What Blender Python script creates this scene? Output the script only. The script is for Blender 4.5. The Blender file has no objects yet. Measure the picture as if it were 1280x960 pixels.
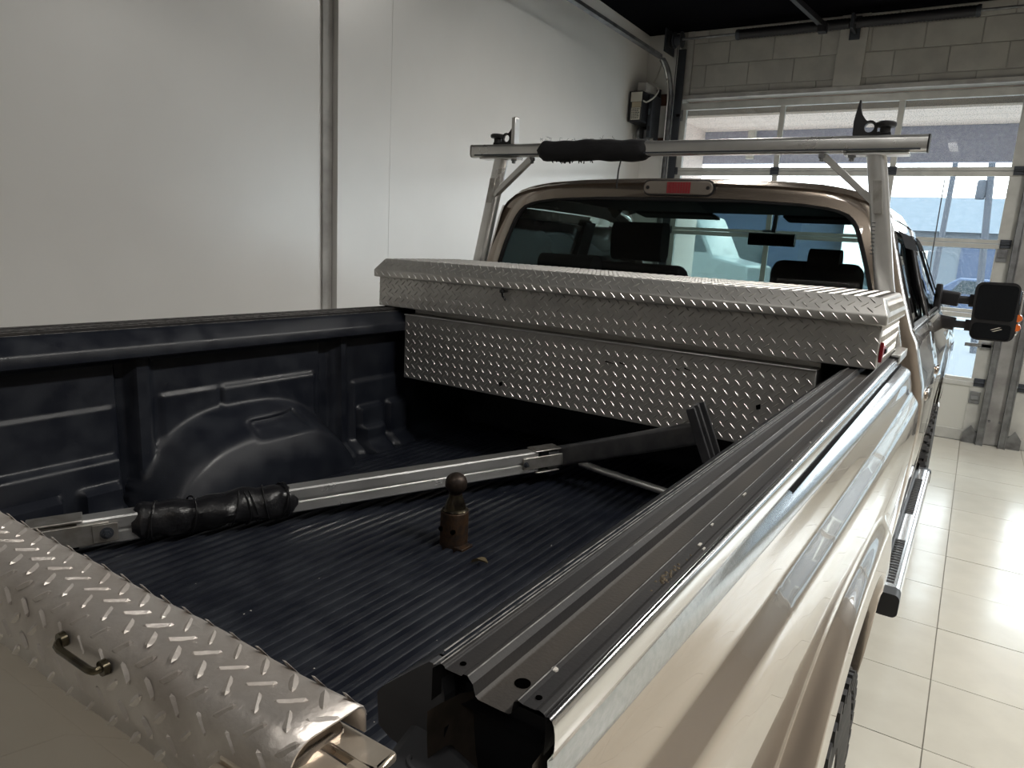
import bpy, bmesh, math, random
from mathutils import Vector, Matrix
random.seed(7)
sc = bpy.context.scene
COL = sc.collection
PI = math.pi

# ------------------------------------------------------------------ camera, sky, lights, exposure
cd = bpy.data.cameras.new('camera'); cam = bpy.data.objects.new('camera', cd); COL.objects.link(cam)
cd.sensor_width = 36.0; cd.lens = 882.55 * 36 / 1280; cd.shift_x = -25 / 1280; cd.shift_y = 5 / 1280
cd.clip_start = 0.02; cd.clip_end = 500
def _rot(a):
    t = math.sqrt(sum(x * x for x in a)); return Matrix.Rotation(t, 3, Vector(a) / t)
R0 = Matrix(((0.8436288, 0.1580398, -0.51314118), (0.53275339, -0.12745735, 0.83661726), (0.0668152, -0.97917212, -0.19172293)))
RC = R0 @ _rot((-0.0080678, 0.0006067, 0.0063521))
MW = Matrix.Identity(4)
for i in range(3):
    MW[i][0] = RC[i][0]; MW[i][1] = -RC[i][1]; MW[i][2] = -RC[i][2]
MW[0][3], MW[1][3], MW[2][3] = 1.0584, 0.0, 1.67
cam.matrix_world = MW
sc.camera = cam
sc.view_settings.view_transform = 'Standard'; sc.view_settings.look = 'None'
sc.view_settings.gamma = 1.0; sc.view_settings.use_curve_mapping = False
sc.view_settings.exposure = 0.84

wd = bpy.data.worlds.new('sky'); sc.world = wd; wd.use_nodes = True
nt = wd.node_tree; nt.nodes.clear()
wo = nt.nodes.new('ShaderNodeOutputWorld'); bg = nt.nodes.new('ShaderNodeBackground')
tc = nt.nodes.new('ShaderNodeTexCoord'); sx = nt.nodes.new('ShaderNodeSeparateXYZ'); rp = nt.nodes.new('ShaderNodeValToRGB')
nt.links.new(tc.outputs['Generated'], sx.inputs[0]); nt.links.new(sx.outputs['Z'], rp.inputs[0])
rp.color_ramp.elements[0].position = 0.0; rp.color_ramp.elements[0].color = (0.80, 0.90, 0.94, 1)
rp.color_ramp.elements[1].position = 0.6; rp.color_ramp.elements[1].color = (0.78, 0.92, 1.0, 1)
e = rp.color_ramp.elements.new(0.13); e.color = (1.0, 1.0, 1.0, 1)
nt.links.new(rp.outputs[0], bg.inputs[0]); bg.inputs[1].default_value = 4.2
nt.links.new(bg.outputs[0], wo.inputs[0])

ADDED_LAMPS = [(0.2, -0.6, 5), (2.4, -1.8, 8), (2.6, 1.6, 52), (2.4, 4.4, 50), (-0.6, 5.2, 16), (3.6, 6.6, 30), (0.0, -4.2, 10)]  # positions and power of the added, unseen ceiling lamps

# ------------------------------------------------------------------ materials
def mat(name, col, rough=0.5, metal=0.0, coat=0.0, coat_rough=0.04, noise=None, nscale=8.0, ramp=(0.4, 0.62), bump=0.0, bscale=200.0, spec=0.5, vary=0.0, rvar=0.0, stretch=None, ior=1.5, coat_ior=1.5):
    m = bpy.data.materials.new(name); m.use_nodes = True
    n = m.node_tree.nodes; l = m.node_tree.links; b = n['Principled BSDF']
    b.inputs['Base Color'].default_value = (*col, 1); b.inputs['Roughness'].default_value = rough
    b.inputs['Metallic'].default_value = metal; b.inputs['Specular IOR Level'].default_value = spec
    b.inputs['IOR'].default_value = ior; b.inputs['Coat IOR'].default_value = coat_ior
    b.inputs['Coat Weight'].default_value = coat; b.inputs['Coat Roughness'].default_value = coat_rough
    t = n.new('ShaderNodeTexCoord'); src = t.outputs['Object']
    if stretch:
        mp = n.new('ShaderNodeMapping'); mp.inputs['Scale'].default_value = stretch; l.new(src, mp.inputs[0]); src = mp.outputs[0]
    out = None
    if noise:
        x = n.new('ShaderNodeTexNoise'); x.inputs['Scale'].default_value = nscale; x.inputs['Detail'].default_value = 6
        l.new(src, x.inputs['Vector'])
        r = n.new('ShaderNodeValToRGB'); r.color_ramp.elements[0].position = ramp[0]; r.color_ramp.elements[1].position = ramp[1]
        r.color_ramp.elements[0].color = (*col, 1); r.color_ramp.elements[1].color = (*noise, 1)
        l.new(x.outputs[0], r.inputs[0]); out = r.outputs[0]
        if rvar:
            mr = n.new('ShaderNodeMapRange'); mr.inputs[1].default_value = 0.3; mr.inputs[2].default_value = 0.7
            mr.inputs[3].default_value = rough - rvar; mr.inputs[4].default_value = rough + rvar
            l.new(x.outputs[0], mr.inputs[0]); l.new(mr.outputs[0], b.inputs['Roughness'])
    if vary:
        oi = n.new('ShaderNodeObjectInfo'); mr = n.new('ShaderNodeMapRange'); mr.inputs[3].default_value = 1 - vary; mr.inputs[4].default_value = 1 + vary
        l.new(oi.outputs['Random'], mr.inputs[0]); mx = n.new('ShaderNodeVectorMath'); mx.operation = 'MULTIPLY'
        if out: l.new(out, mx.inputs[0])
        else: mx.inputs[0].default_value = col
        l.new(mr.outputs[0], mx.inputs[1]); out = mx.outputs[0]
    if out: l.new(out, b.inputs['Base Color'])
    if bump:
        x2 = n.new('ShaderNodeTexNoise'); x2.inputs['Scale'].default_value = bscale; x2.inputs['Detail'].default_value = 3
        bp = n.new('ShaderNodeBump'); bp.inputs['Strength'].default_value = bump; bp.inputs['Distance'].default_value = 0.002
        l.new(t.outputs['Object'], x2.inputs['Vector']); l.new(x2.outputs[0], bp.inputs['Height']); l.new(bp.outputs[0], b.inputs['Normal'])
    return m

def emit(name, col, s):
    m = bpy.data.materials.new(name); m.use_nodes = True; n = m.node_tree.nodes; n.clear()
    o = n.new('ShaderNodeOutputMaterial'); e = n.new('ShaderNodeEmission'); e.inputs[0].default_value = (*col, 1); e.inputs[1].default_value = s
    m.node_tree.links.new(e.outputs[0], o.inputs[0]); return m

def glass(name, tint, dirt=0.0, dirt_scale=120.0, base_dirt=0.0, dcol=(0.7, 0.74, 0.8), ior=1.5):
    """thin pane: tinted transmission, mirror reflection by fresnel, optional dried-water speckle"""
    m = bpy.data.materials.new(name); m.use_nodes = True; n = m.node_tree.nodes; l = m.node_tree.links; n.clear()
    o = n.new('ShaderNodeOutputMaterial'); tr = n.new('ShaderNodeBsdfTransparent'); tr.inputs[0].default_value = (*tint, 1)
    gl = n.new('ShaderNodeBsdfGlossy'); gl.inputs['Roughness'].default_value = 0.01
    fr = n.new('ShaderNodeFresnel'); ge = n.new('ShaderNodeNewGeometry'); io = n.new('ShaderNodeMapRange')
    io.inputs[3].default_value = ior; io.inputs[4].default_value = 1 / ior      # same reflectance from either side of the thin pane
    l.new(ge.outputs['Backfacing'], io.inputs[0]); l.new(io.outputs[0], fr.inputs[0])
    mx = n.new('ShaderNodeMixShader'); l.new(fr.outputs[0], mx.inputs[0]); l.new(tr.outputs[0], mx.inputs[1]); l.new(gl.outputs[0], mx.inputs[2])
    s = mx.outputs[0]
    if dirt:
        tcd = n.new('ShaderNodeTexCoord'); nz = n.new('ShaderNodeTexNoise'); nz.inputs['Scale'].default_value = dirt_scale; nz.inputs['Detail'].default_value = 2
        l.new(tcd.outputs['Object'], nz.inputs['Vector'])
        mr = n.new('ShaderNodeMapRange'); mr.inputs[1].default_value = 0.5; mr.inputs[2].default_value = 0.72; mr.inputs[3].default_value = base_dirt; mr.inputs[4].default_value = dirt
        l.new(nz.outputs[0], mr.inputs[0])
        td = n.new('ShaderNodeBsdfTranslucent'); td.inputs[0].default_value = (*dcol, 1)
        m2 = n.new('ShaderNodeMixShader'); l.new(mr.outputs[0], m2.inputs[0]); l.new(s, m2.inputs[1]); l.new(td.outputs[0], m2.inputs[2]); s = m2.outputs[0]
    l.new(s, o.inputs[0]); return m

M = {}
M['wall'] = mat('wall_paint', (0.82, 0.81, 0.79), 0.32, noise=(0.79, 0.78, 0.76), nscale=1.5, bump=0.05, bscale=30, spec=0.5, ior=1.9)
M['wall_back'] = mat('back_wall_paint', (0.34, 0.31, 0.27), 0.6)
M['block'] = mat('painted_block', (0.45, 0.445, 0.415), 0.75, noise=(0.40, 0.39, 0.37), nscale=6, bump=0.5, bscale=90, vary=0.05)
M['mortar'] = mat('painted_mortar', (0.36, 0.355, 0.33), 0.85)
M['greytrim'] = mat('grey_trim_paint', (0.45, 0.445, 0.43), 0.55, noise=(0.32, 0.31, 0.30), nscale=5)
M['ceiling'] = mat('black_ceiling', (0.0025, 0.0025, 0.004), 0.95, spec=0.05)
M['blacksteel'] = mat('black_steel', (0.012, 0.012, 0.016), 0.5)
M['tile'] = mat('beige_tile', (0.61, 0.59, 0.52), 0.20, noise=(0.54, 0.515, 0.45), nscale=5, ramp=(0.35, 0.75), vary=0.03, bump=0.04, bscale=60, rvar=0.06)
M['grout'] = mat('grout', (0.20, 0.185, 0.155), 0.8)
M['track'] = mat('galvanised_track', (0.30, 0.31, 0.32), 0.38, metal=0.9, noise=(0.2, 0.2, 0.21), nscale=10)
M['trackdark'] = mat('dark_track', (0.055, 0.062, 0.075), 0.5, metal=0.4)
M['doorframe'] = mat('door_aluminium', (0.58, 0.58, 0.55), 0.45, metal=0.25, noise=(0.50, 0.50, 0.475), nscale=7)
M['doorpanel'] = mat('door_panel_paint', (0.58, 0.58, 0.54), 0.5)
M['doorglass'] = glass('dusty_door_glass', (0.94, 0.97, 0.98), 0.22, 110.0, 0.0)
M['wood'] = mat('red_brown_board', (0.10, 0.04, 0.022), 0.7, noise=(0.06, 0.025, 0.015), nscale=12)
M['whitelabel'] = mat('white_label', (0.55, 0.53, 0.46), 0.6)
M['tanlabel'] = mat('tan_label', (0.42, 0.36, 0.26), 0.6)
M['ink'] = mat('label_ink', (0.03, 0.03, 0.03), 0.6)
M['cable'] = mat('pale_cable', (0.5, 0.49, 0.46), 0.5)
# truck
M['paint'] = mat('beige_metallic_paint', (0.43, 0.36, 0.30), 0.24, metal=0.8, coat=1.0, coat_rough=0.012, coat_ior=1.9)
M['stainless'] = mat('stainless_trim', (0.72, 0.72, 0.73), 0.16, metal=1.0)
M['satin'] = mat('satin_steel_strip', (0.50, 0.53, 0.56), 0.24, metal=0.9, noise=(0.42, 0.45, 0.48), nscale=150, bump=0.1, bscale=400)
M['liner'] = mat('black_bed_liner', (0.010, 0.012, 0.019), 0.40, noise=(0.015, 0.018, 0.026), nscale=14, bump=0.15, bscale=350, spec=0.55, rvar=0.1)
M['railcap'] = mat('worn_black_rail', (0.026, 0.025, 0.026), 0.5, noise=(0.042, 0.038, 0.035), nscale=5, ramp=(0.45, 0.75), bump=0.12, bscale=300, spec=0.22, stretch=(6, 1, 6))
M['railchan'] = mat('dusty_rail_channel', (0.026, 0.023, 0.021), 0.6, noise=(0.055, 0.045, 0.036), nscale=4, ramp=(0.42, 0.8), bump=0.2, bscale=260, stretch=(5, 1.2, 5))
M['dust'] = mat('dried_mud', (0.20, 0.16, 0.11), 0.95, noise=(0.10, 0.08, 0.055), nscale=120, bump=0.6, bscale=500)
M['chip'] = mat('scraped_bare_metal', (0.55, 0.52, 0.48), 0.5)
M['visor'] = mat('dark_visor', (0.005, 0.005, 0.006), 0.8, spec=0.05)
M['blackplastic'] = mat('black_plastic', (0.012, 0.012, 0.014), 0.45, bump=0.1, bscale=500)
M['hole'] = mat('dark_void', (0.001, 0.001, 0.001), 1.0, spec=0.0)
M['pocket'] = mat('dirty_inner_panel', (0.075, 0.058, 0.046), 0.7, noise=(0.04, 0.032, 0.026), nscale=40)
M['softgrey'] = mat('smooth_grey_plastic', (0.05, 0.051, 0.056), 0.45)
M['wornhighlight'] = mat('worn_edge_highlight', (0.30, 0.29, 0.28), 0.4, noise=(0.03, 0.03, 0.03), nscale=60, ramp=(0.4, 0.7))  # worn edge with its highlight put into the pale colour
M['tread'] = mat('tread_plate_aluminium', (0.60, 0.59, 0.57), 0.46, metal=0.82, noise=(0.46, 0.45, 0.44), nscale=9, ramp=(0.45, 0.8), bump=0.1, bscale=120, rvar=0.07)
M['treadcap'] = mat('worn_tread_aluminium', (0.62, 0.575, 0.54), 0.46, metal=0.85, noise=(0.42, 0.375, 0.34), nscale=22, ramp=(0.42, 0.8), bump=0.25, bscale=220, rvar=0.09)
M['tanmetal'] = mat('tan_bare_metal', (0.78, 0.70, 0.60), 0.3, metal=0.75, noise=(0.66, 0.58, 0.48), nscale=30)
M['alu'] = mat('brushed_aluminium', (0.78, 0.78, 0.77), 0.30, metal=0.85, noise=(0.70, 0.70, 0.69), nscale=10, rvar=0.03)
M['aludull'] = mat('dull_aluminium', (0.52, 0.51, 0.49), 0.42, metal=0.85, noise=(0.36, 0.34, 0.31), nscale=25, rvar=0.08)
M['tape'] = mat('black_tape', (0.010, 0.010, 0.012), 0.33, bump=0.7, bscale=90)
M['foam'] = mat('black_foam', (0.008, 0.008, 0.010), 0.8, bump=0.8, bscale=120)
M['darkleg'] = mat('dark_anodised_tube', (0.12, 0.122, 0.13), 0.38, metal=0.6, noise=(0.16, 0.16, 0.165), nscale=20)
M['rust'] = mat('rusty_steel', (0.060, 0.032, 0.016), 0.55, metal=0.4, noise=(0.024, 0.016, 0.012), nscale=45, bump=0.4, bscale=200, rvar=0.15)
M['ballsteel'] = mat('worn_ball_steel', (0.05, 0.036, 0.028), 0.5, metal=0.6, noise=(0.022, 0.015, 0.012), nscale=60, rvar=0.15)
M['oiled'] = mat('oily_steel', (0.10, 0.085, 0.055), 0.25, metal=0.8, noise=(0.03, 0.025, 0.02), nscale=50)
M['redplastic'] = mat('red_plastic', (0.20, 0.008, 0.015), 0.3)
M['redlens'] = mat('red_lens', (0.35, 0.02, 0.03), 0.2, coat=1.0)
M['clearlens'] = mat('smoked_clear_lens', (0.27, 0.235, 0.205), 0.2, metal=0.1, coat=1.0)
M['amber'] = mat('amber_reflector', (0.75, 0.16, 0.03), 0.25, coat=1.0)
M['rearglass'] = glass('tinted_rear_glass', (0.31, 0.39, 0.38), ior=1.33)
M['shieldglass'] = glass('windscreen_glass', (0.80, 0.88, 0.86))
M['sideglass'] = glass('tinted_side_glass', (0.07, 0.09, 0.095))
M['seat'] = mat('dark_cloth', (0.010, 0.010, 0.013), 0.9)
M['rubber'] = mat('tyre_rubber', (0.022, 0.022, 0.024), 0.65, noise=(0.10, 0.09, 0.08), nscale=30, ramp=(0.5, 0.9))
M['mirrorglass'] = mat('mirror_glass', (0.07, 0.08, 0.10), 0.02, metal=1.0)
M['chrome'] = mat('chrome', (0.75, 0.76, 0.78), 0.07, metal=1.0)
M['step'] = mat('polished_step', (0.70, 0.71, 0.72), 0.18, metal=0.9)
M['leaf'] = mat('dry_leaf', (0.14, 0.11, 0.06), 0.8)
# outdoors
M['concrete'] = mat('pale_concrete', (0.20, 0.21, 0.207), 0.9, noise=(0.18, 0.19, 0.186), nscale=0.6)
M['apron'] = mat('warm_apron_concrete', (0.33, 0.325, 0.31), 0.9, noise=(0.29, 0.285, 0.27), nscale=0.6)
M['asphalt'] = mat('grey_asphalt', (0.09, 0.10, 0.11), 0.9)
M['soffit'] = mat('pink_beige_soffit', (0.90, 0.76, 0.69), 0.8)
M['fasciabrown'] = mat('tan_timber', (0.42, 0.33, 0.26), 0.8)
M['fasciablue'] = mat('slate_blue_fascia', (0.34, 0.34, 0.43), 0.8, noise=(0.42, 0.42, 0.50), nscale=30)
M['steelroof'] = mat('slate_blue_roof', (0.060, 0.078, 0.096), 0.9, noise=(0.075, 0.094, 0.114), nscale=3)
M['palewall'] = mat('pale_blue_wall', (0.085, 0.105, 0.125), 0.8)
M['bluewall'] = mat('blue_wall', (0.020, 0.040, 0.085), 0.7)
M['pole'] = mat('weathered_pole', (0.032, 0.038, 0.050), 0.8)
M['whitevan'] = mat('white_vehicle_paint', (0.20, 0.215, 0.21), 0.35, coat=0.5)
M['darkglass'] = mat('dark_vehicle_glass', (0.02, 0.03, 0.035), 0.1)
M['lampglow'] = emit('lamp_glow', (1.0, 0.95, 0.87), 1.5)

# ------------------------------------------------------------------ mesh helpers
class G:
    def __init__(s): s.v = []; s.f = []
    def add(s, vs, fs):
        o = len(s.v); s.v += [tuple(p) for p in vs]; s.f += [tuple(i + o for i in q) for q in fs]; return s
    def box(s, x0, x1, y0, y1, z0, z1):
        return s.add([(x0, y0, z0), (x1, y0, z0), (x1, y1, z0), (x0, y1, z0), (x0, y0, z1), (x1, y0, z1), (x1, y1, z1), (x0, y1, z1)],
                     [(0, 3, 2, 1), (4, 5, 6, 7), (0, 1, 5, 4), (1, 2, 6, 5), (2, 3, 7, 6), (3, 0, 4, 7)])
    def obox(s, c, ax, ay, az, hx, hy, hz):
        c = Vector(c); ax, ay, az = (Vector(a).normalized() for a in (ax, ay, az))
        P = [c + ax * hx * a + ay * hy * b + az * hz * d for d in (-1, 1) for a, b in ((-1, -1), (1, -1), (1, 1), (-1, 1))]
        return s.add(P, [(0, 3, 2, 1), (4, 5, 6, 7), (0, 1, 5, 4), (1, 2, 6, 5), (2, 3, 7, 6), (3, 0, 4, 7)])
    def bar(s, p0, p1, w, h, up=(0, 0, 1)):
        p0 = Vector(p0); p1 = Vector(p1); d = (p1 - p0); x = d.cross(Vector(up)).normalized(); z = x.cross(d).normalized()
        return s.obox((p0 + p1) / 2, x, d, z, w / 2, d.length / 2, h / 2)
    def prism(s, poly, axis, a0, a1):
        """extrude a 2D polygon along an axis: 'x' takes (y,z), 'y' takes (x,z), 'z' takes (x,y)"""
        mk = {'x': lambda p, a: (a, p[0], p[1]), 'y': lambda p, a: (p[0], a, p[1]), 'z': lambda p, a: (p[0], p[1], a)}[axis]
        n = len(poly); vs = [mk(p, a0) for p in poly] + [mk(p, a1) for p in poly]
        return s.add(vs, [tuple(range(n))[::-1], tuple(range(n, 2 * n))] + [(i, (i + 1) % n, n + (i + 1) % n, n + i) for i in range(n)])
    def sweep(s, pts, section, caps=True, up=(0, 0, 1), closed=True):
        """sweep a 2D section (list of (side, up)) along a path"""
        pts = [Vector(p) for p in pts]; n = 0; vs = []
        for i, p in enumerate(pts):
            d = (pts[min(i + 1, len(pts) - 1)] - pts[max(i - 1, 0)]).normalized()
            u = Vector(up); x = d.cross(u)
            if x.length < 1e-4: x = d.cross(Vector((0, 1, 0)))
            x.normalize(); z = x.cross(d).normalized()
            sec = section(i / max(1, len(pts) - 1)) if callable(section) else section
            n = len(sec); vs += [p + x * a + z * b for a, b in sec]
        fs = []
        for i in range(len(pts) - 1):
            for j in range(n if closed else n - 1):
                k = (j + 1) % n; fs.append((i * n + j, i * n + k, (i + 1) * n + k, (i + 1) * n + j))
        if caps and closed: fs += [tuple(range(n))[::-1], tuple(range((len(pts) - 1) * n, len(pts) * n))]
        return s.add(vs, fs)
    def tube(s, pts, r, n=10, up=(0, 0, 1), caps=True):
        return s.sweep(pts, [(r * math.cos(2 * PI * k / n), r * math.sin(2 * PI * k / n)) for k in range(n)], caps, up)
    def lathe(s, prof, c=(0, 0, 0), n=20, axis='z'):
        vs = []; m = len(prof)
        for k in range(n):
            a = 2 * PI * k / n; ca, sa = math.cos(a), math.sin(a)
            for r, h in prof:
                p = {'z': (r * ca, r * sa, h), 'x': (h, r * ca, r * sa), 'y': (r * sa, h, r * ca)}[axis]
                vs.append((p[0] + c[0], p[1] + c[1], p[2] + c[2]))
        fs = [(k * m + j, ((k + 1) % n) * m + j, ((k + 1) % n) * m + j + 1, k * m + j + 1) for k in range(n) for j in range(m - 1)]
        return s.add(vs, fs)
    def grid(s, rows, flip=False):
        n = len(rows[0]); vs = [p for r in rows for p in r]; fs = []
        for i in range(len(rows) - 1):
            for j in range(n - 1):
                q = (i * n + j, i * n + j + 1, (i + 1) * n + j + 1, (i + 1) * n + j); fs.append(q[::-1] if flip else q)
        return s.add(vs, fs)
    def lozenge(s, c, u, v, nrm, L, W, H):
        """raised lens-shaped tread lug on a plate"""
        c = Vector(c); u = Vector(u); v = Vector(v); nrm = Vector(nrm)
        b = [c + u * a * L / 2 + v * w * W / 2 - nrm * 0.0004 for a, w in ((-1, 0), (-.62, -.78), (0, -1), (.62, -.78), (1, 0), (.62, .78), (0, 1), (-.62, .78))]
        t = [c + u * a * L / 2 + nrm * H for a in (-.80, 0, .80)]
        return s.add(b + t, [(0, 1, 8), (1, 2, 9, 8), (2, 3, 10, 9), (3, 4, 10), (4, 5, 10), (5, 6, 9, 10), (6, 7, 8, 9), (7, 0, 8)])
    def obj(s, name, m, parent=None, smooth=False, bevel=0.0, seg=2, angle=35, kind=None):
        me = bpy.data.meshes.new(name); me.from_pydata(s.v, [], s.f); me.update()
        bm = bmesh.new(); bm.from_mesh(me); bmesh.ops.remove_doubles(bm, verts=bm.verts, dist=1e-6); bmesh.ops.recalc_face_normals(bm, faces=bm.faces); bm.to_mesh(me); bm.free()
        return link(name, me, m, parent, smooth, bevel, seg, angle, kind)

def link(name, me, m, parent=None, smooth=False, bevel=0.0, seg=2, angle=35, kind=None):
    o = bpy.data.objects.new(name, me); COL.objects.link(o)
    if m is not None and len(me.materials) == 0: me.materials.append(m)
    if smooth:
        for p in me.polygons: p.use_smooth = True
        try: me.set_sharp_from_angle(angle=math.radians(angle))
        except Exception: pass
    if bevel:
        b = o.modifiers.new('bevel', 'BEVEL'); b.width = bevel; b.segments = seg; b.limit_method = 'ANGLE'; b.angle_limit = math.radians(30)
        for p in me.polygons: p.use_smooth = True
        try: me.set_sharp_from_angle(angle=math.radians(50 if angle == 35 else angle))
        except Exception: pass
    if parent is not None:
        o.parent = parent
        if parent.type == 'EMPTY' and parent.parent is None: o.location = tuple(-x for x in parent.location)   # meshes are written in world metres
    if kind: o['kind'] = kind
    return o
def thing(name, label, cat, loc=(0, 0, 0), group=None):
    o = bpy.data.objects.new(name, None); COL.objects.link(o); o.location = loc; o.empty_display_size = 0.1
    o['label'] = label; o['category'] = cat
    if group: o['group'] = group
    return o
def tag(o, label, cat, group=None):
    o['label'] = label; o['category'] = cat
    if group: o['group'] = group
    return o
def struct(o, label=None):
    o['kind'] = 'structure'
    if label: o['label'] = label
    return o
def semp(name, label=None, loc=(0, 0, 0)):
    o = bpy.data.objects.new(name, None); COL.objects.link(o); o.location = loc
    return struct(o, label)
def copytree(o, dloc, parent=None):
    c = o.copy(); COL.objects.link(c)
    if parent is None: c.location = Vector(o.location) + Vector(dloc)
    else: c.parent = parent
    for ch in o.children: copytree(ch, dloc, c)
    return c
def ss(t): t = max(0.0, min(1.0, t)); return t * t * (3 - 2 * t)
def lerp(a, b, t): return a + (b - a) * t
def interp(tab, x):
    if x <= tab[0][0]: return tab[0][1]
    for (a, p), (b, q) in zip(tab, tab[1:]):
        if x <= b: return lerp(p, q, (x - a) / (b - a))
    return tab[-1][1]
def rrect(w, h, r, n=4):
    out = []
    for cx_, cy_, a0 in ((w / 2 - r, h / 2 - r, 0), (-w / 2 + r, h / 2 - r, 90), (-w / 2 + r, -h / 2 + r, 180), (w / 2 - r, -h / 2 + r, 270)):
        for k in range(n + 1):
            a = math.radians(a0 + 90 * k / n); out.append((cx_ + r * math.cos(a), cy_ + r * math.sin(a)))
    return out

# ------------------------------------------------------------------ room
XL, XR, YB, YF, ZC = -2.64, 5.9, -6.5, 8.2, 4.13
floor = struct(G().box(XL - .3, XR, YB, YF + .3, -0.12, -0.004).obj('floor', M['grout']), 'pale beige polished square floor tiles with thin grey grout')
GX, GY, P = 1.148, 4.69, 0.508
rest = G(); tme = None
gx0 = math.floor((XL - GX) / P); gx1 = math.ceil((XR - GX) / P); gy0 = math.floor((YB - GY) / P); gy1 = math.ceil((YF - GY) / P)
gb = 0.0022
for i in range(gx0, gx1):
    for j in range(gy0, gy1):
        x0, x1 = max(GX + i * P + gb, XL), min(GX + (i + 1) * P - gb, XR); y0, y1 = max(GY + j * P + gb, YB), min(GY + (j + 1) * P - gb, YF - .06)
        if x1 - x0 < .01 or y1 - y0 < .01: continue
        whole = abs(x1 - x0 - (P - 2 * gb)) < 1e-4 and abs(y1 - y0 - (P - 2 * gb)) < 1e-4
        if -1 <= i <= 8 and j >= -8 and whole:
            if tme is None:
                h = P / 2 - gb; g = G().box(-h, h, -h, h, -0.010, 0.0)
                tme = bpy.data.meshes.new('tile'); tme.from_pydata(g.v, [], g.f); tme.materials.append(M['tile'])
            o = bpy.data.objects.new('tile', tme); COL.objects.link(o); o.parent = floor; o.location = (GX + (i + .5) * P, GY + (j + .5) * P, random.uniform(-.0006, .0004))
        else: rest.box(x0, x1, y0, y1, -0.010, 0.0)
rest.obj('tile_field', M['tile'], floor, kind='stuff')

# left wall: recessed near part, a step, and a proud far part made of smooth panels
wl = struct(G().prism([(XL - .3, YB), (XL - .06, YB), (XL - .06, 3.415), (XL - .002, 3.415), (XL - .002, YF + .25), (XL - .3, YF + .25)], 'z', 0, ZC).obj('wall_left', M['wall']), 'smooth glossy light grey wall with a shallow step')
for y0, y1 in ((3.415, 3.905), (3.907, YF)):
    G().box(XL - .006, XL, y0, y1, 0.10, ZC - .005).obj('wall_panel', M['wall'], wl, bevel=0.002)
G().box(XL - .062, XL - .045, 3.33, 3.415, 0, ZC - .005).obj('corner_bead', M['greytrim'], wl, bevel=0.004)
struct(G().box(XL - .06, XL - .045, YB, 3.33, 0, .1).box(XL, XL + .015, 3.415, YF, 0, .1).obj('baseboard_left', M['greytrim']))
struct(G().box(XL - .3, XR + .2, YB - .2, YB, 0, ZC).obj('wall_back', M['wall_back']))
struct(G().box(XR, XR + .2, YB, YF + .25, 0, ZC).obj('wall_right', M['wall_back']))
struct(G().box(XL - .3, XR + .2, YB - .2, YF + .3, ZC, ZC + .2).obj('ceiling', M['ceiling']), 'matt black ceiling')

# front wall above and beside the two overhead doors
wf = struct(G().box(XL, XR, YF + .008, YF + .22, 3.42, ZC).box(XL, -2.17, YF + .008, YF + .22, 0, 3.42).box(1.26, 1.53, YF, YF + .22, 0, 3.42).box(5.02, XR, YF, YF + .22, 0, 3.42).obj('wall_front', M['mortar']), 'painted grey block wall above the overhead doors')
courses = [(3.445, 3.520), (3.528, 3.760), (3.768, 3.992), (4.0, 4.125)]
for ci, (z0, z1) in enumerate(courses):
    x = -2.151 if ci % 2 == 0 else -2.401
    while x < XR - .4:
        a, b = max(x + .004, -2.084), x + .476
        if b - a > .05:
            j = random.uniform(-.0015, .0015)
            G().box(a, b, YF + j, YF + .03, z0, z1).obj('block', M['block'], wf, bevel=0.003, seg=1)
        x += 0.48
struct(G().box(-2.17, 5.05, YF - .035, YF + .02, 3.40, 3.445).obj('trim_1', M['greytrim'], bevel=.003), 'grey lintel edge over the glazed doors')
struct(G().box(-2.165, -2.088, YF - .02, YF + .01, 3.40, ZC - .005).obj('trim_2', M['greytrim'], bevel=.004), 'grey upright board beside the door track')
struct(G().box(XL + .001, -2.236, YF - .004, YF + .01, 0.0, ZC - .005).obj('trim_3', M['wall'], bevel=.002), 'light grey panel in the front left corner')
struct(G().prism([(-.545, 3.445), (-.275, 3.445), (-.262, 4.125), (-.532, 4.125)], 'y', YF - .03, YF - .003).obj('trim_4', M['block'], bevel=.004), 'grey vertical mounting board above the door')
struct(G().box(1.265, 1.525, YF - .045, YF + .0, 0.0, 3.395).obj('trim_5', M['greytrim'], bevel=.003), 'grey post between the two overhead doors')

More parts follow.
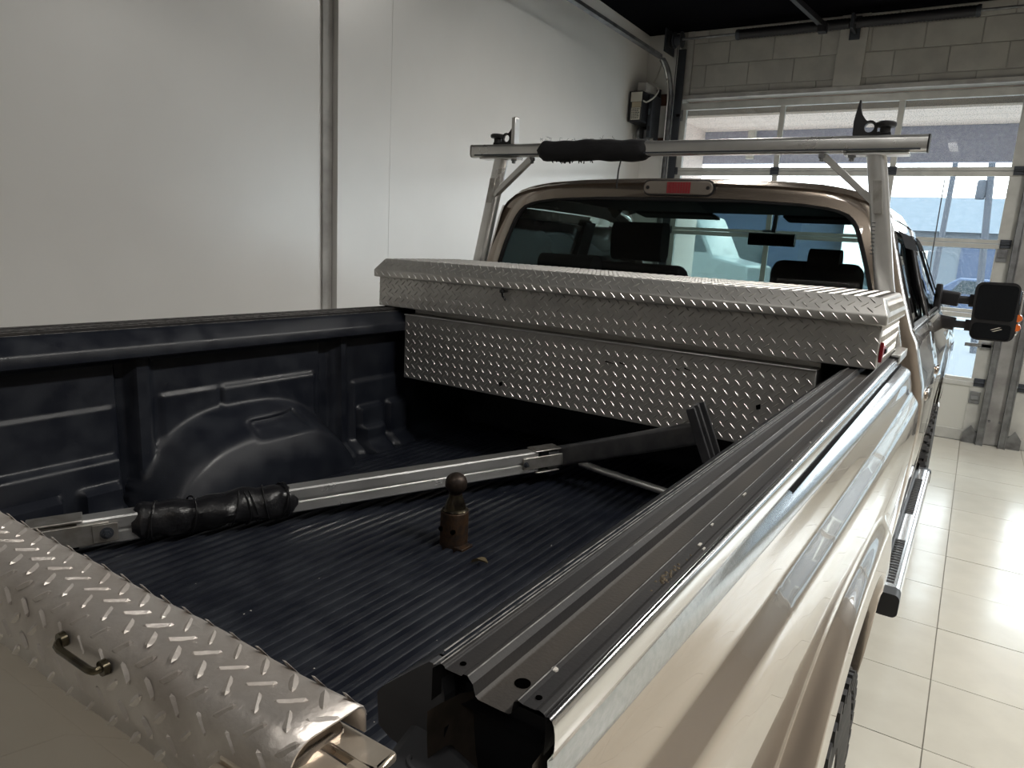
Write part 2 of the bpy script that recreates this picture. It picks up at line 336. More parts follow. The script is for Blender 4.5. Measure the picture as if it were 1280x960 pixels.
# ------------------------------------------------------------------ overhead doors (glazed sectional)
ZS = [0.0, 0.60, 1.268, 1.937, 2.606, 3.355]
def overhead_door(name, x0, label):
    W = 3.49; x1 = x0 + W; r = semp(name, label); yb, yi = 8.195, 8.15
    stiles = [(x0, x0 + .13), (x0 + .13 + 1.05 - .0, x0 + 1.235), (x0 + 2.33, x0 + 2.385), (x1 - .13, x1)]
    for k in range(5):
        za, zb = ZS[k] + .002, ZS[k + 1] - .002
        lo = .035 if k else .11; hi = .045 if k < 4 else .075
        G().box(x0, x1, yi, yb, za, za + lo).obj('rail', M['doorframe'], r, bevel=.004)
        G().box(x0, x1, yi, yb, zb - hi, zb).obj('rail', M['doorframe'], r, bevel=.004)
        for n_, (a, b) in enumerate(stiles):
            inset = .0 if n_ in (0, 3) else .006
            G().box(a, b, yi + inset, yb, za + lo, zb - hi).obj('stile', M['doorframe'], r, bevel=.004)
        for (a, b), (c, d_) in zip(stiles, stiles[1:]):
            if k == 0: G().box(b, c, yi + .012, yb - .01, za + lo, zb - hi).obj('door_panel', M['doorpanel'], r)
            else: G().box(b, c, yi + .022, yi + .026, za + lo, zb - hi).obj('pane', M['doorglass'], r)
        if k:
            for xh in (x0 + .05, x0 + 1.205, x0 + 2.357, x1 - .06):
                w = .045
                G().box(xh - w, xh + w, yi - .012, yi, za - .04, za + .04).tube([(xh - w, yi - .014, za), (xh + w, yi - .014, za)], .012, 8).obj('hinge', M['trackdark'], r, bevel=.002)
    for xh, zz in ((x0 + .05, 3.22), (x1 - .05, 3.22), (x0 + .05, .06), (x1 - .05, .06), (x1 - .075, 1.83), (x1 - .075, .45)):
        G().box(xh - .045, xh + .045, yi - .014, yi, zz - .06, zz + .06).box(xh - .03, xh + .03, yi - .03, yi - .014, zz - .02, zz + .02).obj('roller_bracket', M['track'], r, bevel=.003)
    G().box(x1 - .24, x1 - .02, yi - .03, yi - .012, .95, .985).box(x1 - .10, x1 - .02, yi - .03, yi, .94, 1.0).obj('slide_latch', M['track'], r, bevel=.003)
    return r
overhead_door('door_1', -2.215, 'glazed aluminium overhead door in front of the truck')
overhead_door('door_2', 1.53, 'second glazed overhead door right of the grey post')

# vertical tracks, floor brackets, shaft and springs
def track(x, label, horiz):
    sec = [(-.03, -.012), (.03, -.012), (.03, .02), (.022, .02), (.022, -.004), (-.022, -.004), (-.022, .02), (-.03, .02)]
    g = G()
    pts = [(x, 8.06, 0.0), (x, 8.06, 3.35)]
    if horiz:
        for k in range(1, 9):
            a = PI / 2 * k / 8; pts.append((x, 8.06 - .40 * (1 - math.cos(a)), 3.35 + .40 * math.sin(a)))
        pts.append((x, 1.5, 3.70))
    else: pts[-1] = (x, 8.06, 3.6)
    g.sweep(pts, sec, up=(0, -1, 0.001))
    o = g.obj('door_track', M['track']); tag(o, label, 'track')
    if horiz: G().box(x + .034, x + .112, 8.12, 8.145, 0.0, 3.93).obj('track_angle', M['trackdark'], o)
    else: G().box(x - .032, x + .032, 8.085, 8.12, 0.0, 3.4).obj('track_angle', M['trackdark'], o)
    sgn = 1 if x > 1.4 else -1
    if horiz: G().tube([(x - .02, 8.04, 0.0), (x - .02, 8.04, 3.36)], .009, 8).tube([(x - .02, 8.04 - .40 * (1 - math.cos(a)), 3.36 + .40 * math.sin(a)) for a in [PI / 2 * k / 10 for k in range(11)]] + [(x - .02, 1.5, 3.715)], .011, 8, up=(1, 0, 0)).obj('track_lip', M['alu'], o, True)
    poly = [(x + sgn * .03, 0.0), (x + sgn * .15, 0.0), (x + sgn * .15, .10), (x + sgn * .09, .18), (x + sgn * .03, .10)]
    G().prism(poly, 'y', 8.10, 8.112).obj('floor_bracket', M['track'], o)
    for z in (.25, 1.2, 2.2): G().tube([(x + sgn * -.05, 8.09, z), (x + sgn * -.05, 8.06, z)], .012, 8).obj('bolt', M['track'], o)
    return o
track(-2.262, 'galvanised door track curving from the far left door edge to overhead', True)
track(1.305, 'vertical steel door track on the left side of the grey post', False)
track(1.492, 'vertical steel door track on the right side of the grey post', False)

sp = thing('torsion_spring_shaft', 'dark torsion spring tube on a thin shaft above the door', 'door spring', (0, 8.0, 3.99))
G().tube([(-2.28, 8.0, 4.0), (5.4, 8.0, 3.985)], .013, 10).obj('shaft', M['track'], sp, True)
for a, b in ((-1.52, -.42), (-.36, .66)):
    g = G(); pts = []
    n = int((b - a) / .016)
    g.lathe([(.0, a)] + [(.047 + .004 * (k % 2), a + (b - a) * k / n) for k in range(n + 1)] + [(.0, b)], (0, 8.0, 3.993), 14, 'x')
    o = g.obj('spring_coil', M['blacksteel'], sp, True)
for x in (.67, -1.53): G().lathe([(.0, x - .02), (.05, x - .02), (.055, x), (.05, x + .02), (.0, x + .02)], (0, 8.0, 3.993), 14, 'x').obj('winding_cone', M['trackdark'], sp, True)
G().box(-.405, -.375, 7.93, 8.165, 3.93, 4.07).box(-.44, -.34, 8.15, 8.168, 3.88, 4.1).obj('centre_bracket', M['trackdark'], sp, bevel=.004)
for x in (-2.20,):
    G().lathe([(.0, x - .05), (.085, x - .05), (.085, x - .04), (.06, x - .035), (.06, x + .03), (.085, x + .035), (.085, x + .045), (0, x + .045)], (0, 8.0, 3.998), 20, 'x').obj('cable_drum', M['trackdark'], sp, True)
    G().box(x - .13, x - .115, 7.9, 8.19, 3.87, 4.11).obj('end_bearing_plate', M['trackdark'], sp, bevel=.003)
    G().lathe([(0, x - .1), (.07, x - .1), (.07, x - .085), (0, x - .085)], (0, 8.0, 3.998), 18, 'x').obj('end_plate_wheel', M['blacksteel'], sp, True)
for x, y in ((-2.213, 8.025), (-2.20, 8.04)): G().tube([(x, y, 3.95), (x, y, .2)], .004, 6).obj('lift_cable', M['trackdark'], sp)
o = G().bar((-.9, 7.2, 4.128), (-.62, 7.75, 3.93), .05, .05).box(-.66, -.58, 7.7, 7.8, 3.86, 3.95).obj('ceiling_strut', M['blacksteel'], bevel=.003); tag(o, 'black angled strut hanging from the ceiling near the spring tube', 'strut')

# jackshaft operator beside the door, on red-brown boards
op = thing('door_operator', 'dark door motor box with pale labels in the far left corner', 'motor', (-2.5, 8.1, 3.2))
G().box(-2.63, -2.29, 8.165, 8.194, 3.345, 3.47).obj('mounting_board', M['wood'], op, bevel=.003)
G().box(-2.63, -2.29, 8.165, 8.194, 2.86, 2.985).obj('mounting_board', M['wood'], op, bevel=.003)
G().box(-2.61, -2.42, 8.145, 8.165, 2.82, 3.52).obj('back_plate', M['blacksteel'], op, bevel=.003)
G().box(-2.625, -2.46, 7.74, 8.145, 3.10, 3.43).obj('motor_housing', M['blacksteel'], op, bevel=.01)
G().box(-2.56, -2.45, 7.80, 8.10, 3.432, 3.53).obj('capacitor_box', M['greytrim'], op, bevel=.006)
G().box(-2.598, -2.465, 7.732, 7.739, 3.315, 3.415).obj('data_plate', M['whitelabel'], op)
G().box(-2.58, -2.47, 7.732, 7.739, 3.255, 3.31).obj('data_plate', M['tanlabel'], op)
lb = G().box(-2.585, -2.475, 7.732, 7.739, 3.12, 3.25).obj('warning_label', M['whitelabel'], op)
g = G()
for k in range(6):
    zz = 3.235 - k * .019; x = -2.578
    while x < -2.49:
        w = random.uniform(.008, .022); g.box(x, min(x + w, -2.482), 7.7305, 7.732, zz - .0045, zz + .0045); x += w + .006
g.obj('label_print', M['ink'], lb)
G().box(-2.455, -2.40, 7.9, 8.145, 2.95, 3.42).obj('gear_housing', M['trackdark'], op, bevel=.01)
G().lathe([(0, -2.56), (.075, -2.56), (.075, -2.53), (0, -2.53)], (0, 7.95, 3.0), 20, 'x').obj('chain_sprocket', M['track'], op, True)
G().lathe([(0, -2.44), (.085, -2.44), (.085, -2.41), (0, -2.41)], (0, 7.98, 3.05), 20, 'x').obj('chain_sprocket', M['blacksteel'], op, True)
G().box(-2.52, -2.44, 7.98, 8.14, 2.86, 3.05).obj('brake_bracket', M['track'], op, bevel=.006)
G().box(-2.47, -2.40, 7.99, 8.0, 2.90, 3.08).obj('lever', M['greytrim'], op, bevel=.004)
G().box(-2.445, -2.425, 7.88, 7.9, 3.2, 3.26).obj('pilot_light', M['palewall'], op, bevel=.003)
pts = [(-2.47, 7.76, 3.33)]
for k in range(1, 13):
    a = PI * k / 12 * 1.05; pts.append((-2.47 + .11 * math.sin(a) + k * .006, 7.78 + k * .01, 3.30 + .12 * (1 - math.cos(a)) / 2 + k * .010))
pts += [(-2.42, 8.0, 3.62), (-2.44, 8.18, 3.85)]
G().tube(pts, .009, 8).obj('power_cable', M['cable'], op, True)

# unseen ceiling lamps, added to light tool box, floor and wall
for n_, (x, y, pw) in enumerate(ADDED_LAMPS):
    where = ['above the truck bed', 'behind the tailgate', 'above the floor beside the truck bed', 'above the floor beside the cab', 'above the cab near the left wall', 'near the second overhead door', 'at the back of the room'][n_]
    t = thing('added_ceiling_lamp', 'unseen ceiling strip lamp added ' + where, 'lamp', (x, y, ZC), 'added strip lamps')
    G().box(x - .09, x + .09, y - .62, y + .62, ZC - .05, ZC).obj('housing', M['whitelabel'], t, bevel=.006)
    G().box(x - .075, x + .075, y - .6, y + .6, ZC - .058, ZC - .0505).obj('diffuser', M['lampglow'], t)
    ld = bpy.data.lights.new('strip_light', 'AREA'); ld.shape = 'RECTANGLE'; ld.size = .15; ld.size_y = 1.2; ld.energy = pw; ld.spread = math.radians(165); ld.color = (1.0, .965, .90)
    lo = bpy.data.objects.new('strip_light', ld); COL.objects.link(lo); lo.parent = t; lo.location = (0, 0, -.062)

# ------------------------------------------------------------------ outdoors
struct(G().box(XR + .3, 45, -60, YF + .3, -.12, -.01).obj('ground_forecourt', M['concrete']), 'pale forecourt beside the shop windows')
struct(G().box(-40, 45, YF + .3, 13.0, -.12, -.01).obj('ground_apron', M['apron']), 'pale concrete apron outside')
struct(G().box(-60, 70, 13.0, 24.0, -.14, -.02).obj('ground_street', M['asphalt']), 'grey street outside')
struct(G().box(-90, 100, 24.0, 160, -.12, -.01).obj('ground_lot', M['concrete']), 'pale lot across the street')
cp = thing('canopy', 'pink beige canopy soffit with slate blue fascia outside the doors', 'canopy', (1.5, 9.7, 3.05))
for k in range(6): G().box(-6, 9, 8.46 + k * .32, 8.46 + k * .32 + .312, 3.40, 3.43).obj('soffit_board', M['soffit'], cp)
G().box(-6, 9, 8.44, 8.56, 3.265, 3.40).obj('front_beam', M['fasciabrown'], cp)
G().box(-6, 9, 10.38, 10.5, 2.97, 3.62).obj('fascia', M['fasciablue'], cp)
G().box(-6, 9, 8.44, 10.5, 3.62, 3.68).obj('roof_deck', M['fasciabrown'], cp)
G().box(-2.9, -2.62, 8.44, 10.4, 0, 3.40).obj('side_wall', M['soffit'], cp)
G().box(-1.98, -1.88, 10.3, 10.38, 3.02, 3.4).obj('bracket', M['whitelabel'], cp)
G().box(8.6, 8.8, 10.2, 10.4, 0, 3.42).obj('post', M['fasciabrown'], cp)

def house(name, label, x0, x1, y0, y1, h, roofh, wallm, roofm, doors):
    t = thing(name, label, 'building', ((x0 + x1) / 2, y0, 0))
    G().box(x0, x1, y0, y1, -.02, h).obj('wall', wallm, t)
    G().prism([(y0 - .6, h), (y1 + .6, h), ((y0 + y1) / 2 + 2, h + roofh), ((y0 + y1) / 2 - 2, h + roofh)], 'x', x0 - .5, x1 + .5).obj('roof', roofm, t)
    for (a, b, c, d_, mm) in doors:
        w = G().box(a, b, y0 - .06, y0 + .02, c, d_).obj('window' if c > .3 else 'shutter', mm, t)
        G().box(a + .1, b - .1, y0 - .08, y0 - .05, c + .1, d_ - .1).obj('pane', M['darkglass'] if c > .3 else mm, w)
    return t
house('warehouse', 'long slate roofed warehouse across the street', -4.5, 11, 44, 58, 3.6, 2.2, M['palewall'], M['steelroof'],
      [(-3.0, -1.5, 1.0, 2.6, M['whitelabel']), (0.0, 2.2, 0, 2.9, M['bluewall']), (3.0, 4.6, 1.0, 2.6, M['whitelabel']), (6, 8, 0, 2.9, M['whitelabel'])])
house('shop_building', 'low blue shop building seen left of the warehouse', -30, -6.5, 36, 48, 4.2, .8, M['bluewall'], M['whitelabel'],
      [(-27, -24, 1, 2.8, M['whitelabel']), (-22, -18, 1, 2.8, M['whitelabel']), (-16, -12, 1, 2.8, M['whitelabel']), (-11, -8, 1, 2.8, M['whitelabel'])])
house('store_building', 'pale store building right of the warehouse', 14, 34, 40, 52, 4.6, 1.2, M['palewall'], M['steelroof'],
      [(16, 19, 1, 3, M['whitelabel']), (21, 24, 1, 3, M['whitelabel']), (27, 30, 0, 3, M['bluewall'])])
def pole(x, y, h, label, lean=0.0):
    t = thing('utility_pole', label, 'pole', (x, y, -.02))
    G().tube([(x, y, -.03), (x + lean, y, h)], .07, 10).obj('pole_shaft', M['pole'], t, True)
    G().box(x + lean - 1.0, x + lean + 1.0, y - .06, y + .06, h - .7, h - .58).obj('crossarm', M['pole'], t)
    return t
pole(.0, 22, 7.5, 'slim weathered utility pole behind the ladder rack end', .1)
pt = pole(1.19, 17.5, 7.5, 'thick utility pole carrying a transformer can', -.55)
G().lathe([(0, 3.12), (.08, 3.12), (.09, 3.15), (.09, 3.46), (.07, 3.50), (0, 3.50)], (.80, 17.5, 0), 14).box(.86, .96, 17.46, 17.54, 3.25, 3.33).obj('transformer', M['pole'], pt, True)
for k, (z, x0, z0) in enumerate(((6.9, -25, 5.6), (6.7, -25, 4.2), (6.5, 30, 4.6), (5.6, -18, 6.6), (5.0, 24, 6.9))):
    p0, p1 = Vector((1.19 - .0733 * z, 17.5, z)), Vector((x0, 34, z0)); pts = [p0.lerp(p1, i / 14) - Vector((0, 0, 1.2 * (1 - (2 * i / 14 - 1) ** 2))) for i in range(15)]
    G().tube(pts, .02, 5).obj('overhead_wire', M['pole'], pt)
def car(x, y, kind, m, label, name='parked_car', flip=1):
    t = thing(name, label, 'vehicle', (x, y, -.02))
    if kind == 'van':
        prof = [(0, .35), (4.6, .35), (4.75, .6), (4.7, 1.05), (3.95, 1.25), (3.4, 2.05), (2.6, 2.2), (0.05, 2.2)]
        win = [(3.0, 1.3), (3.85, 1.3), (3.4, 1.95), (3.0, 1.95)]; wh = (.85, 3.85); L, W = 4.7, 1.9
    elif kind == 'truck':
        prof = [(0, .5), (6.6, .5), (6.75, .9), (6.7, 1.5), (5.9, 1.65), (5.4, 2.6), (4.9, 2.75), (4.5, 2.75), (4.45, 3.0), (0.05, 3.0)]
        win = [(4.9, 1.75), (5.75, 1.75), (5.35, 2.5), (4.9, 2.5)]; wh = (1.2, 5.5); L, W = 6.7, 2.2
    else:
        prof = [(0, .3), (4.4, .3), (4.45, .65), (4.3, .85), (3.3, .95), (2.7, 1.45), (1.2, 1.45), (.5, .95), (.05, .9)]
        win = [(1.0, .97), (3.1, .97), (2.65, 1.38), (1.3, 1.38)]; wh = (.85, 3.5); L, W = 4.4, 1.75
    f = lambda p: (x + flip * (p[0] - L / 2), p[1] - .02)
    G().prism([f(p) for p in prof], 'y', y, y + W).obj('body', m, t, bevel=.05)
    G().prism([f(p) for p in win], 'y', y - .02, y + .01).obj('window', M['darkglass'], t)
    for w in wh:
        for yy in (y - .03, y + W - .19):
            r = .33 if kind != 'truck' else .45
            o = G().lathe([(0, yy), (r * .6, yy), (r, yy + .02), (r, yy + .2), (r * .6, yy + .22), (0, yy + .22)], (f((w, 0))[0], 0, r - .02), 18, 'y').obj('wheel', M['rubber'], t, True)
            G().lathe([(0, yy - .012), (r * .58, yy - .006), (r * .58, yy + .004)], (f((w, 0))[0], 0, r - .02), 14, 'y').obj('rim', M['alu'], o, True)
    G().box(f((L, 0))[0] - .1 * flip - .06, f((L, 0))[0] - .1 * flip + .06, y - .012, y + .2, .75, .92).obj('headlamp', M['whitelabel'], t)
    return t
car(-6.75, 16.2, 'truck', M['whitevan'], 'white high-sided truck seen through the cab windows', 'white_truck')
car(-9.8, 19.5, 'van', M['bluewall'], 'blue van parked left of the white truck')
car(1.5, 26.5, 'car', M['bluewall'], 'blue car parked across the street under the warehouse')
car(7.5, 27.0, 'van', M['whitevan'], 'white van parked across the street on the right')
car(-4.0, 27.5, 'car', M['steelroof'], 'grey blue car parked across the street behind the white truck')

# ------------------------------------------------------------------ the truck
T = thing('pickup_truck', 'beige four-door pickup truck with black bed liner parked facing the glazed door', 'truck', (0, 3, 0))
Y0, Y1 = 0.325, 2.47          # bed opening, rear to front
YC, ZW, = 1.50, 0.40          # rear wheel centre

# bed floor liner: long raised ribs
g = G(); prof = [(-.70, .885)]
x = -.668
while x < .67:
    prof += [(x - .0125, .886), (x - .009, .8975), (x - .006, .899), (x + .006, .899), (x + .009, .8975), (x + .0125, .886)]
    x += .0315
prof.append((.70, .885))
rows = [[(a, y, b) for a, b in prof] for y in (.30, .55, .9, 1.3, 1.7, 2.05, 2.43)]
g.grid(rows).box(-.80, .80, .29, 2.46, .86, .8845)
g.obj('bed_floor_liner', M['liner'], T, True, angle=40)

# liner sides: pressed panels, ledges and wheel housing in one relief
def side_relief(y, z):
    d = 0.0
    # upper flat, long pressed panels stepping inward as they go down
    def panel(a, b, z1, depth, soft=.008):
        return depth * ss((y - a) / .012) * ss((b - y) / .012) * ss((z1 - z) / soft)
    d += panel(.34, .955, 1.190, .006, .004) + panel(.34, .955, 1.066, .024, .014)
    d += panel(.66, .800, .996, .030, .014) + panel(.835, .945, .998, .030, .014) + panel(.45, .61, .996, .03, .014)
    d -= .020 * ss((y - .962) / .008) * ss((1.0 - y) / .008)
    d += .022 * ss((y - .998) / .006) * ss((1.066 - y) / .03) * ss((1.33 - z) / .01)
    d += panel(1.075, 1.26, 1.202, .008, .005) + panel(1.26, 1.62, 1.21, .012, .02)
    d -= .016 * ss((y - 1.640) / .01) * ss((1.705 - y) / .02)
    d += .020 * ss((y - 1.712) / .01) * ss((1.765 - y) / .02)
    d += panel(1.78, 2.40, 1.15, .010, .01) + panel(1.80, 1.93, 1.055, .022, .012) + panel(1.95, 2.06, 1.055, .022, .012) + panel(1.80, 1.92, .985, .024, .012)
    # wheel housing
    u = abs((y - 1.335) / .365)
    if u < 1:
        zt = .885 + .275 * (1 - u ** 2.7) ** .62
        b = ss((zt - z) / .10)
        fall = .75 + .25 * ss((zt - .03 - z) / .16)
        wh = .172 * b * fall
        pk = ss((y - 1.27) / .05) * ss((1.50 - y) / .014) * ss((z - 1.050) / .02) * ss((1.108 - z) / .02)
        wh -= .035 * pk
        d = .5 * (d + wh + math.sqrt((d - wh) ** 2 + .0004 * b)) if b > 0 else d
    d += .05 * (1 - ss((z - .885) / .05)) * (1 if u >= 1 else 0)
    return d
zl = [.885 + (1.352 - .885) * i / 76 for i in range(77)]; yl = [.33 + (2.45 - .33) * j / 300 for j in range(301)]
for sx in (-1, 1):
    g = G(); rows = []
    for z in zl: rows.append([(sx * (.805 - side_relief(y, z) - .01 * (1 - (z - .885) / .467)), y, z) for y in yl])
    g.grid(rows)
    # overhanging top lip of the liner
    lip = [(.800, 1.300), (.792, 1.312), (.752, 1.317), (.741, 1.323), (.739, 1.348), (.744, 1.355), (.775, 1.382), (.786, 1.391), (.795, 1.391)]
    g.grid([[(sx * a, y, b) for a, b in lip] for y in (.345, 1.0, 1.8, 2.47)])
    o = g.obj('bed_side_liner', M['liner'], T, True, angle=50)
    # end cap of the lip
    G().prism([(sx * a, b) for a, b in lip] + [(sx * .80, 1.37)], 'y', .335, .347).obj('lip_end', M['softgrey'], o)
G().box(-.805, .805, 2.455, 2.48, .87, 1.395).obj('bed_front_liner', M['liner'], T)

# bed rails: two raised strips with a dusty channel between, polished outer trim
railprof = [(.797, 1.372), (.797, 1.396), (.8035, 1.4015), (.806, 1.4015), (.8075, 1.3995), (.8205, 1.3995), (.822, 1.4015), (.825, 1.4015), (.8295, 1.3975), (.832, 1.390)]
chan = [(.832, 1.390), (.8345, 1.3885), (.857, 1.3885), (.859, 1.390)]
rail2 = [(.859, 1.390), (.8605, 1.3985), (.8635, 1.4005), (.8665, 1.3995), (.8755, 1.3995), (.878, 1.4005), (.882, 1.3995), (.8835, 1.396), (.8835, 1.372)]
def taper(y): return .036 * max(0.0, (2.4 - y) / 2.05) ** 1.5
for sx in (-1, 1):
    o = None
    mk = lambda pr, m, nm, par, y0=Y0: G().grid([[(sx * a, y, b) for a, b in pr] for y in (y0, .8, 1.4, 2.0, 2.515)]).obj(nm, m, par, bevel=.0006, seg=2, angle=14)
    o = mk(railprof, M['railcap'], 'bed_rail', T); mk(rail2, M['railcap'], 'outer_strip', o); c = mk(chan, M['railchan'], 'rail_channel', o)
    G().grid([[(sx * a, y, b) for a, b in [(.797, 1.372), (.80, 1.362), (.88, 1.362), (.8835, 1.372)]] for y in (Y0 + .02, 2.515)]).obj('rail_underside', M['blackplastic'], o)
    G().lathe([(0, 1.3889), (.0055, 1.3889), (.0055, 1.3887)], (sx * .8475, .356, 0), 18).obj('drain_hole', M['hole'], o)
    for xx, yy in ((.8135, .336), (.8715, .336)): G().lathe([(0, 1.4001), (.0022, 1.4001), (.0022, 1.3997)], (sx * xx, yy, 0), 10).obj('screw_hole', M['hole'], o)
    for a_, b_ in ((.7975, 1.3985), (.8035, 1.4017), (.8255, 1.4014), (.8635, 1.4007)):  # pale tubes draw the highlight lines along the worn strip edges
        G().tube([(sx * a_, y, b_) for y in (Y0, 1.0, 2.0, 2.5)], .0005, 5).obj('worn_highlight', M['wornhighlight'], o)
    G().tube([(sx * .7865, y, 1.3915) for y in (.35, 1.0, 2.0, 2.46)], .0006, 5).obj('lip_highlight', M['wornhighlight'], o)  # pale line painted in as the highlight of the liner lip
    G().grid([[(sx * a, y, b) for a, b in ((.8868, 1.3708), (.8885, 1.3700), (.8925, 1.3672), (.893, 1.3650))] for y in (.95, 1.6, 2.2, 2.5)]).obj('gap_seal', M['visor'], o, True)
    if sx > 0:
        G().lathe([(0, 1.4008), (.0022, 1.4006), (.0028, 1.3992)], (.8645, .367, 0), 8).obj('paint_chip', M['chip'], o, True)
        g = G(); random.seed(3)
        for k in range(46):
            xx, yy = random.gauss(.8735, .0025), random.gauss(.545, .016); r = random.uniform(.0008, .0022)
            g.lathe([(0, 1.3996 + r * .7), (r, 1.3992)], (xx, yy, 0), 6)
        g.obj('mud_crust', M['dust'], o, kind='stuff')
        g = G()
        for k in range(7):
            xx, yy = random.choice((.866, .879, .8225)), random.uniform(.4, 1.3)
            g.box(xx, xx + .0016, yy, yy + random.uniform(.004, .012), 1.3995, 1.4012)
        g.box(.872, .8745, .622, .629, 1.3995, 1.4007)
        g.obj('scuff_marks', M['chip'], o, kind='stuff')
    # polished half-round trim and the satin shoulder strip below it
    rows, rows2 = [], []
    for k in range(24):
        y = Y0 + (2.515 - Y0) * k / 23; t = taper(y); bx = .9215 - t
        up_ = [(.8832, 1.3985), (.8852, 1.3985), (.8874, 1.3970), (.8890, 1.3940), (.8900, 1.3895), (.8904, 1.3840), (.8903, 1.378), (.8898, 1.3725), (.8870, 1.3700)]
        lo_ = [(.8862, 1.3700), (.8872, 1.3640), (lerp(.8872, bx, .55), 1.3575), (lerp(.8872, bx, .85), 1.350), (bx - .0005, 1.343), (bx, 1.336), (bx - .002, 1.333)]
        rows.append([(sx * a, y, b) for a, b in up_]); rows2.append([(sx * a, y, b) for a, b in lo_])
    G().grid(rows).obj('rail_trim', M['stainless'], T, True, angle=70)
    G().grid(rows2).obj('shoulder_strip', M['satin'], T, True, angle=60)

# bed sides with shoulder ledge, flared arch and wheel opening
side_tab = [(.50, .915), (.62, .930), (.80, .945), (.965, .953), (1.076, .960), (1.15, .9635), (1.209, .962), (1.240, .9580), (1.252, .9545), (1.258, .951), (1.279, .935), (1.284, .9325), (1.311, .9275), (1.335, .9215), (1.36, .9200)]
def superd(y, z, n=2.6): return (abs(y - YA) ** n + abs(z - .42) ** n) ** (1 / n)
def side_x(y, z):
    b = interp(side_tab, z) - taper(y)
    if z < 1.2:
        r = superd(y, z, 3.0)
        f = ss((.715 - r) / .045)
        if y > YC or True: b += (.976 - (interp(side_tab, max(z, .86)) - taper(y))) * f if z > .86 else (.022 + taper(y)) * f
    return b
R_OPEN = .60
YA = 1.42
def arch_bottom(y):
    u = abs(y - YA)
    if u >= R_OPEN: return .53
    return max(.53, .42 + (R_OPEN ** 2.5 - u ** 2.5) ** (1 / 2.5))
ys = sorted(set([Y0 + .012 + (2.512 - Y0 - .012) * k / 110 for k in range(111)] + [YA + s * (R_OPEN - d) for s in (-1, 1) for d in (0, .0008, .003, .008, .016, .028)]))
for sx in (-1, 1):
    rows = []
    for y in ys:
        zb = arch_bottom(y); row = []
        for k in range(111):
            z = lerp(1.338, zb, k / 110); row.append((sx * side_x(y, z), y, z))
        xx = side_x(y, zb)
        row += [(sx * (xx - .006), y, zb - .004), (sx * (xx - .05), y, zb + .002), (sx * (xx - .07), y, zb + .03)]
        rows.append(row)
    g = G().grid(rows)
    o = g.obj('bed_side', M['paint'], T, True, angle=60)
    # front edge return toward the cab gap, rear end panel
    for yy in (2.512, ):
        G().grid([[(sx * side_x(yy, z), yy, z) for z in (1.338, 1.311, 1.28, 1.25, 1.2, 1.15, 1.05, .95, .8, .62, .53)], [(sx * .78, yy + .006, z) for z in (1.338, 1.311, 1.28, 1.25, 1.2, 1.15, 1.05, .95, .8, .62, .53)]]).obj('bed_side_edge', M['paint'], o)
    # wheel arch liner
    g = G(); rw = []
    for k in range(25):
        a = PI * k / 24; rw.append([(sx * xx, YA + .62 * math.cos(a), .43 + .63 * math.sin(a)) for xx in (.835, .93)])
    g.grid(rw); g.add([(sx * .835, YA + .62 * math.cos(PI * k / 12), .43 + .63 * math.sin(PI * k / 12)) for k in range(13)], [tuple(range(13))])
    g.obj('wheel_arch_liner', M['blackplastic'], o, True)
    # hollow rear end of the bed side under the rail
    arc = [(sx * (.80 + .035 - .045 * math.cos(a)) , 1.352 - .10 * math.sin(a)) for a in [PI * k / 16 for k in range(17)]]
    rows = []
    for dy, sc_ in ((.0, 1.0), (.012, .97), (.03, .9), (.05, .7)):
        rows.append([(sx * (.842 + (abs(px) - .842) * sc_), Y0 - .02 + dy + .01, 1.352 + (pz - 1.352) * sc_) for px, pz in [(sx * (.842 - .040 * math.cos(a)), 1.372 - .12 * math.sin(a)) for a in [PI * k / 20 for k in range(21)]]])
    G().grid(rows).obj('rail_end_pocket', M['pocket'], o, True)
    G().box(sx * .78, sx * .88, Y0 + .03, Y0 + .045, 1.0, 1.372).obj('end_panel', M['blackplastic'], o)
    # liner corner beside the tailgate with a pressed arc
    c = G().prism([(sx * .783, .280), (sx * .905, .262), (sx * .905, .322), (sx * .84, .330), (sx * .765, .350)], 'z', 1.20, 1.338).obj('corner_liner', M['softgrey'], T, bevel=.008)
    G().tube([(sx * (.806 + .012 * math.cos(a)), .309 + .007 * math.sin(a) , 1.3385) for a in [PI + PI * k / 12 for k in range(13)]], .0018, 8).obj('pressed_arc', M['softgrey'], c, True)
    G().box(sx * .80, sx * (.925 - .036), .245, .335, .55, 1.2).obj('tail_lamp', M['redlens'], T, bevel=.01)

# tailgate with its tread-plate cap
tg = G().prism([(.200, .75), (.270, .75), (.268, 1.384), (.240, 1.384), (.2225, 1.374), (.2165, 1.345), (.2145, 1.30), (.207, 1.2)], 'x', -.78, .78).obj('tailgate', M['paint'], T, bevel=.006)
def cap_profile():
    pts = [(.2725, 1.378), (.2722, 1.392), (.2700, 1.3965), (.266, 1.3985), (.232, 1.400)]
    for k in range(1, 8):
        a = PI / 2 * k / 7 * .95; pts.append((.2325 - .0175 * math.sin(a), 1.400 - .0175 * (1 - math.cos(a))))
    pts += [(.2130, 1.370), (.2124, 1.356), (.2119, 1.342)]
    return pts
cp_ = cap_profile()
g = G(); xs = [-.79 + 1.58 * k / 60 for k in range(61)]
g.grid([[(x, y + .0006 * math.sin(x * 41), z + .0005 * math.sin(x * 33 + y * 90)) for y, z in cp_] for x in xs])
cap = g.obj('tailgate_cap', M['treadcap'], tg, True, angle=55)
md = cap.modifiers.new('thick', 'SOLIDIFY'); md.thickness = .0015; md.offset = -1
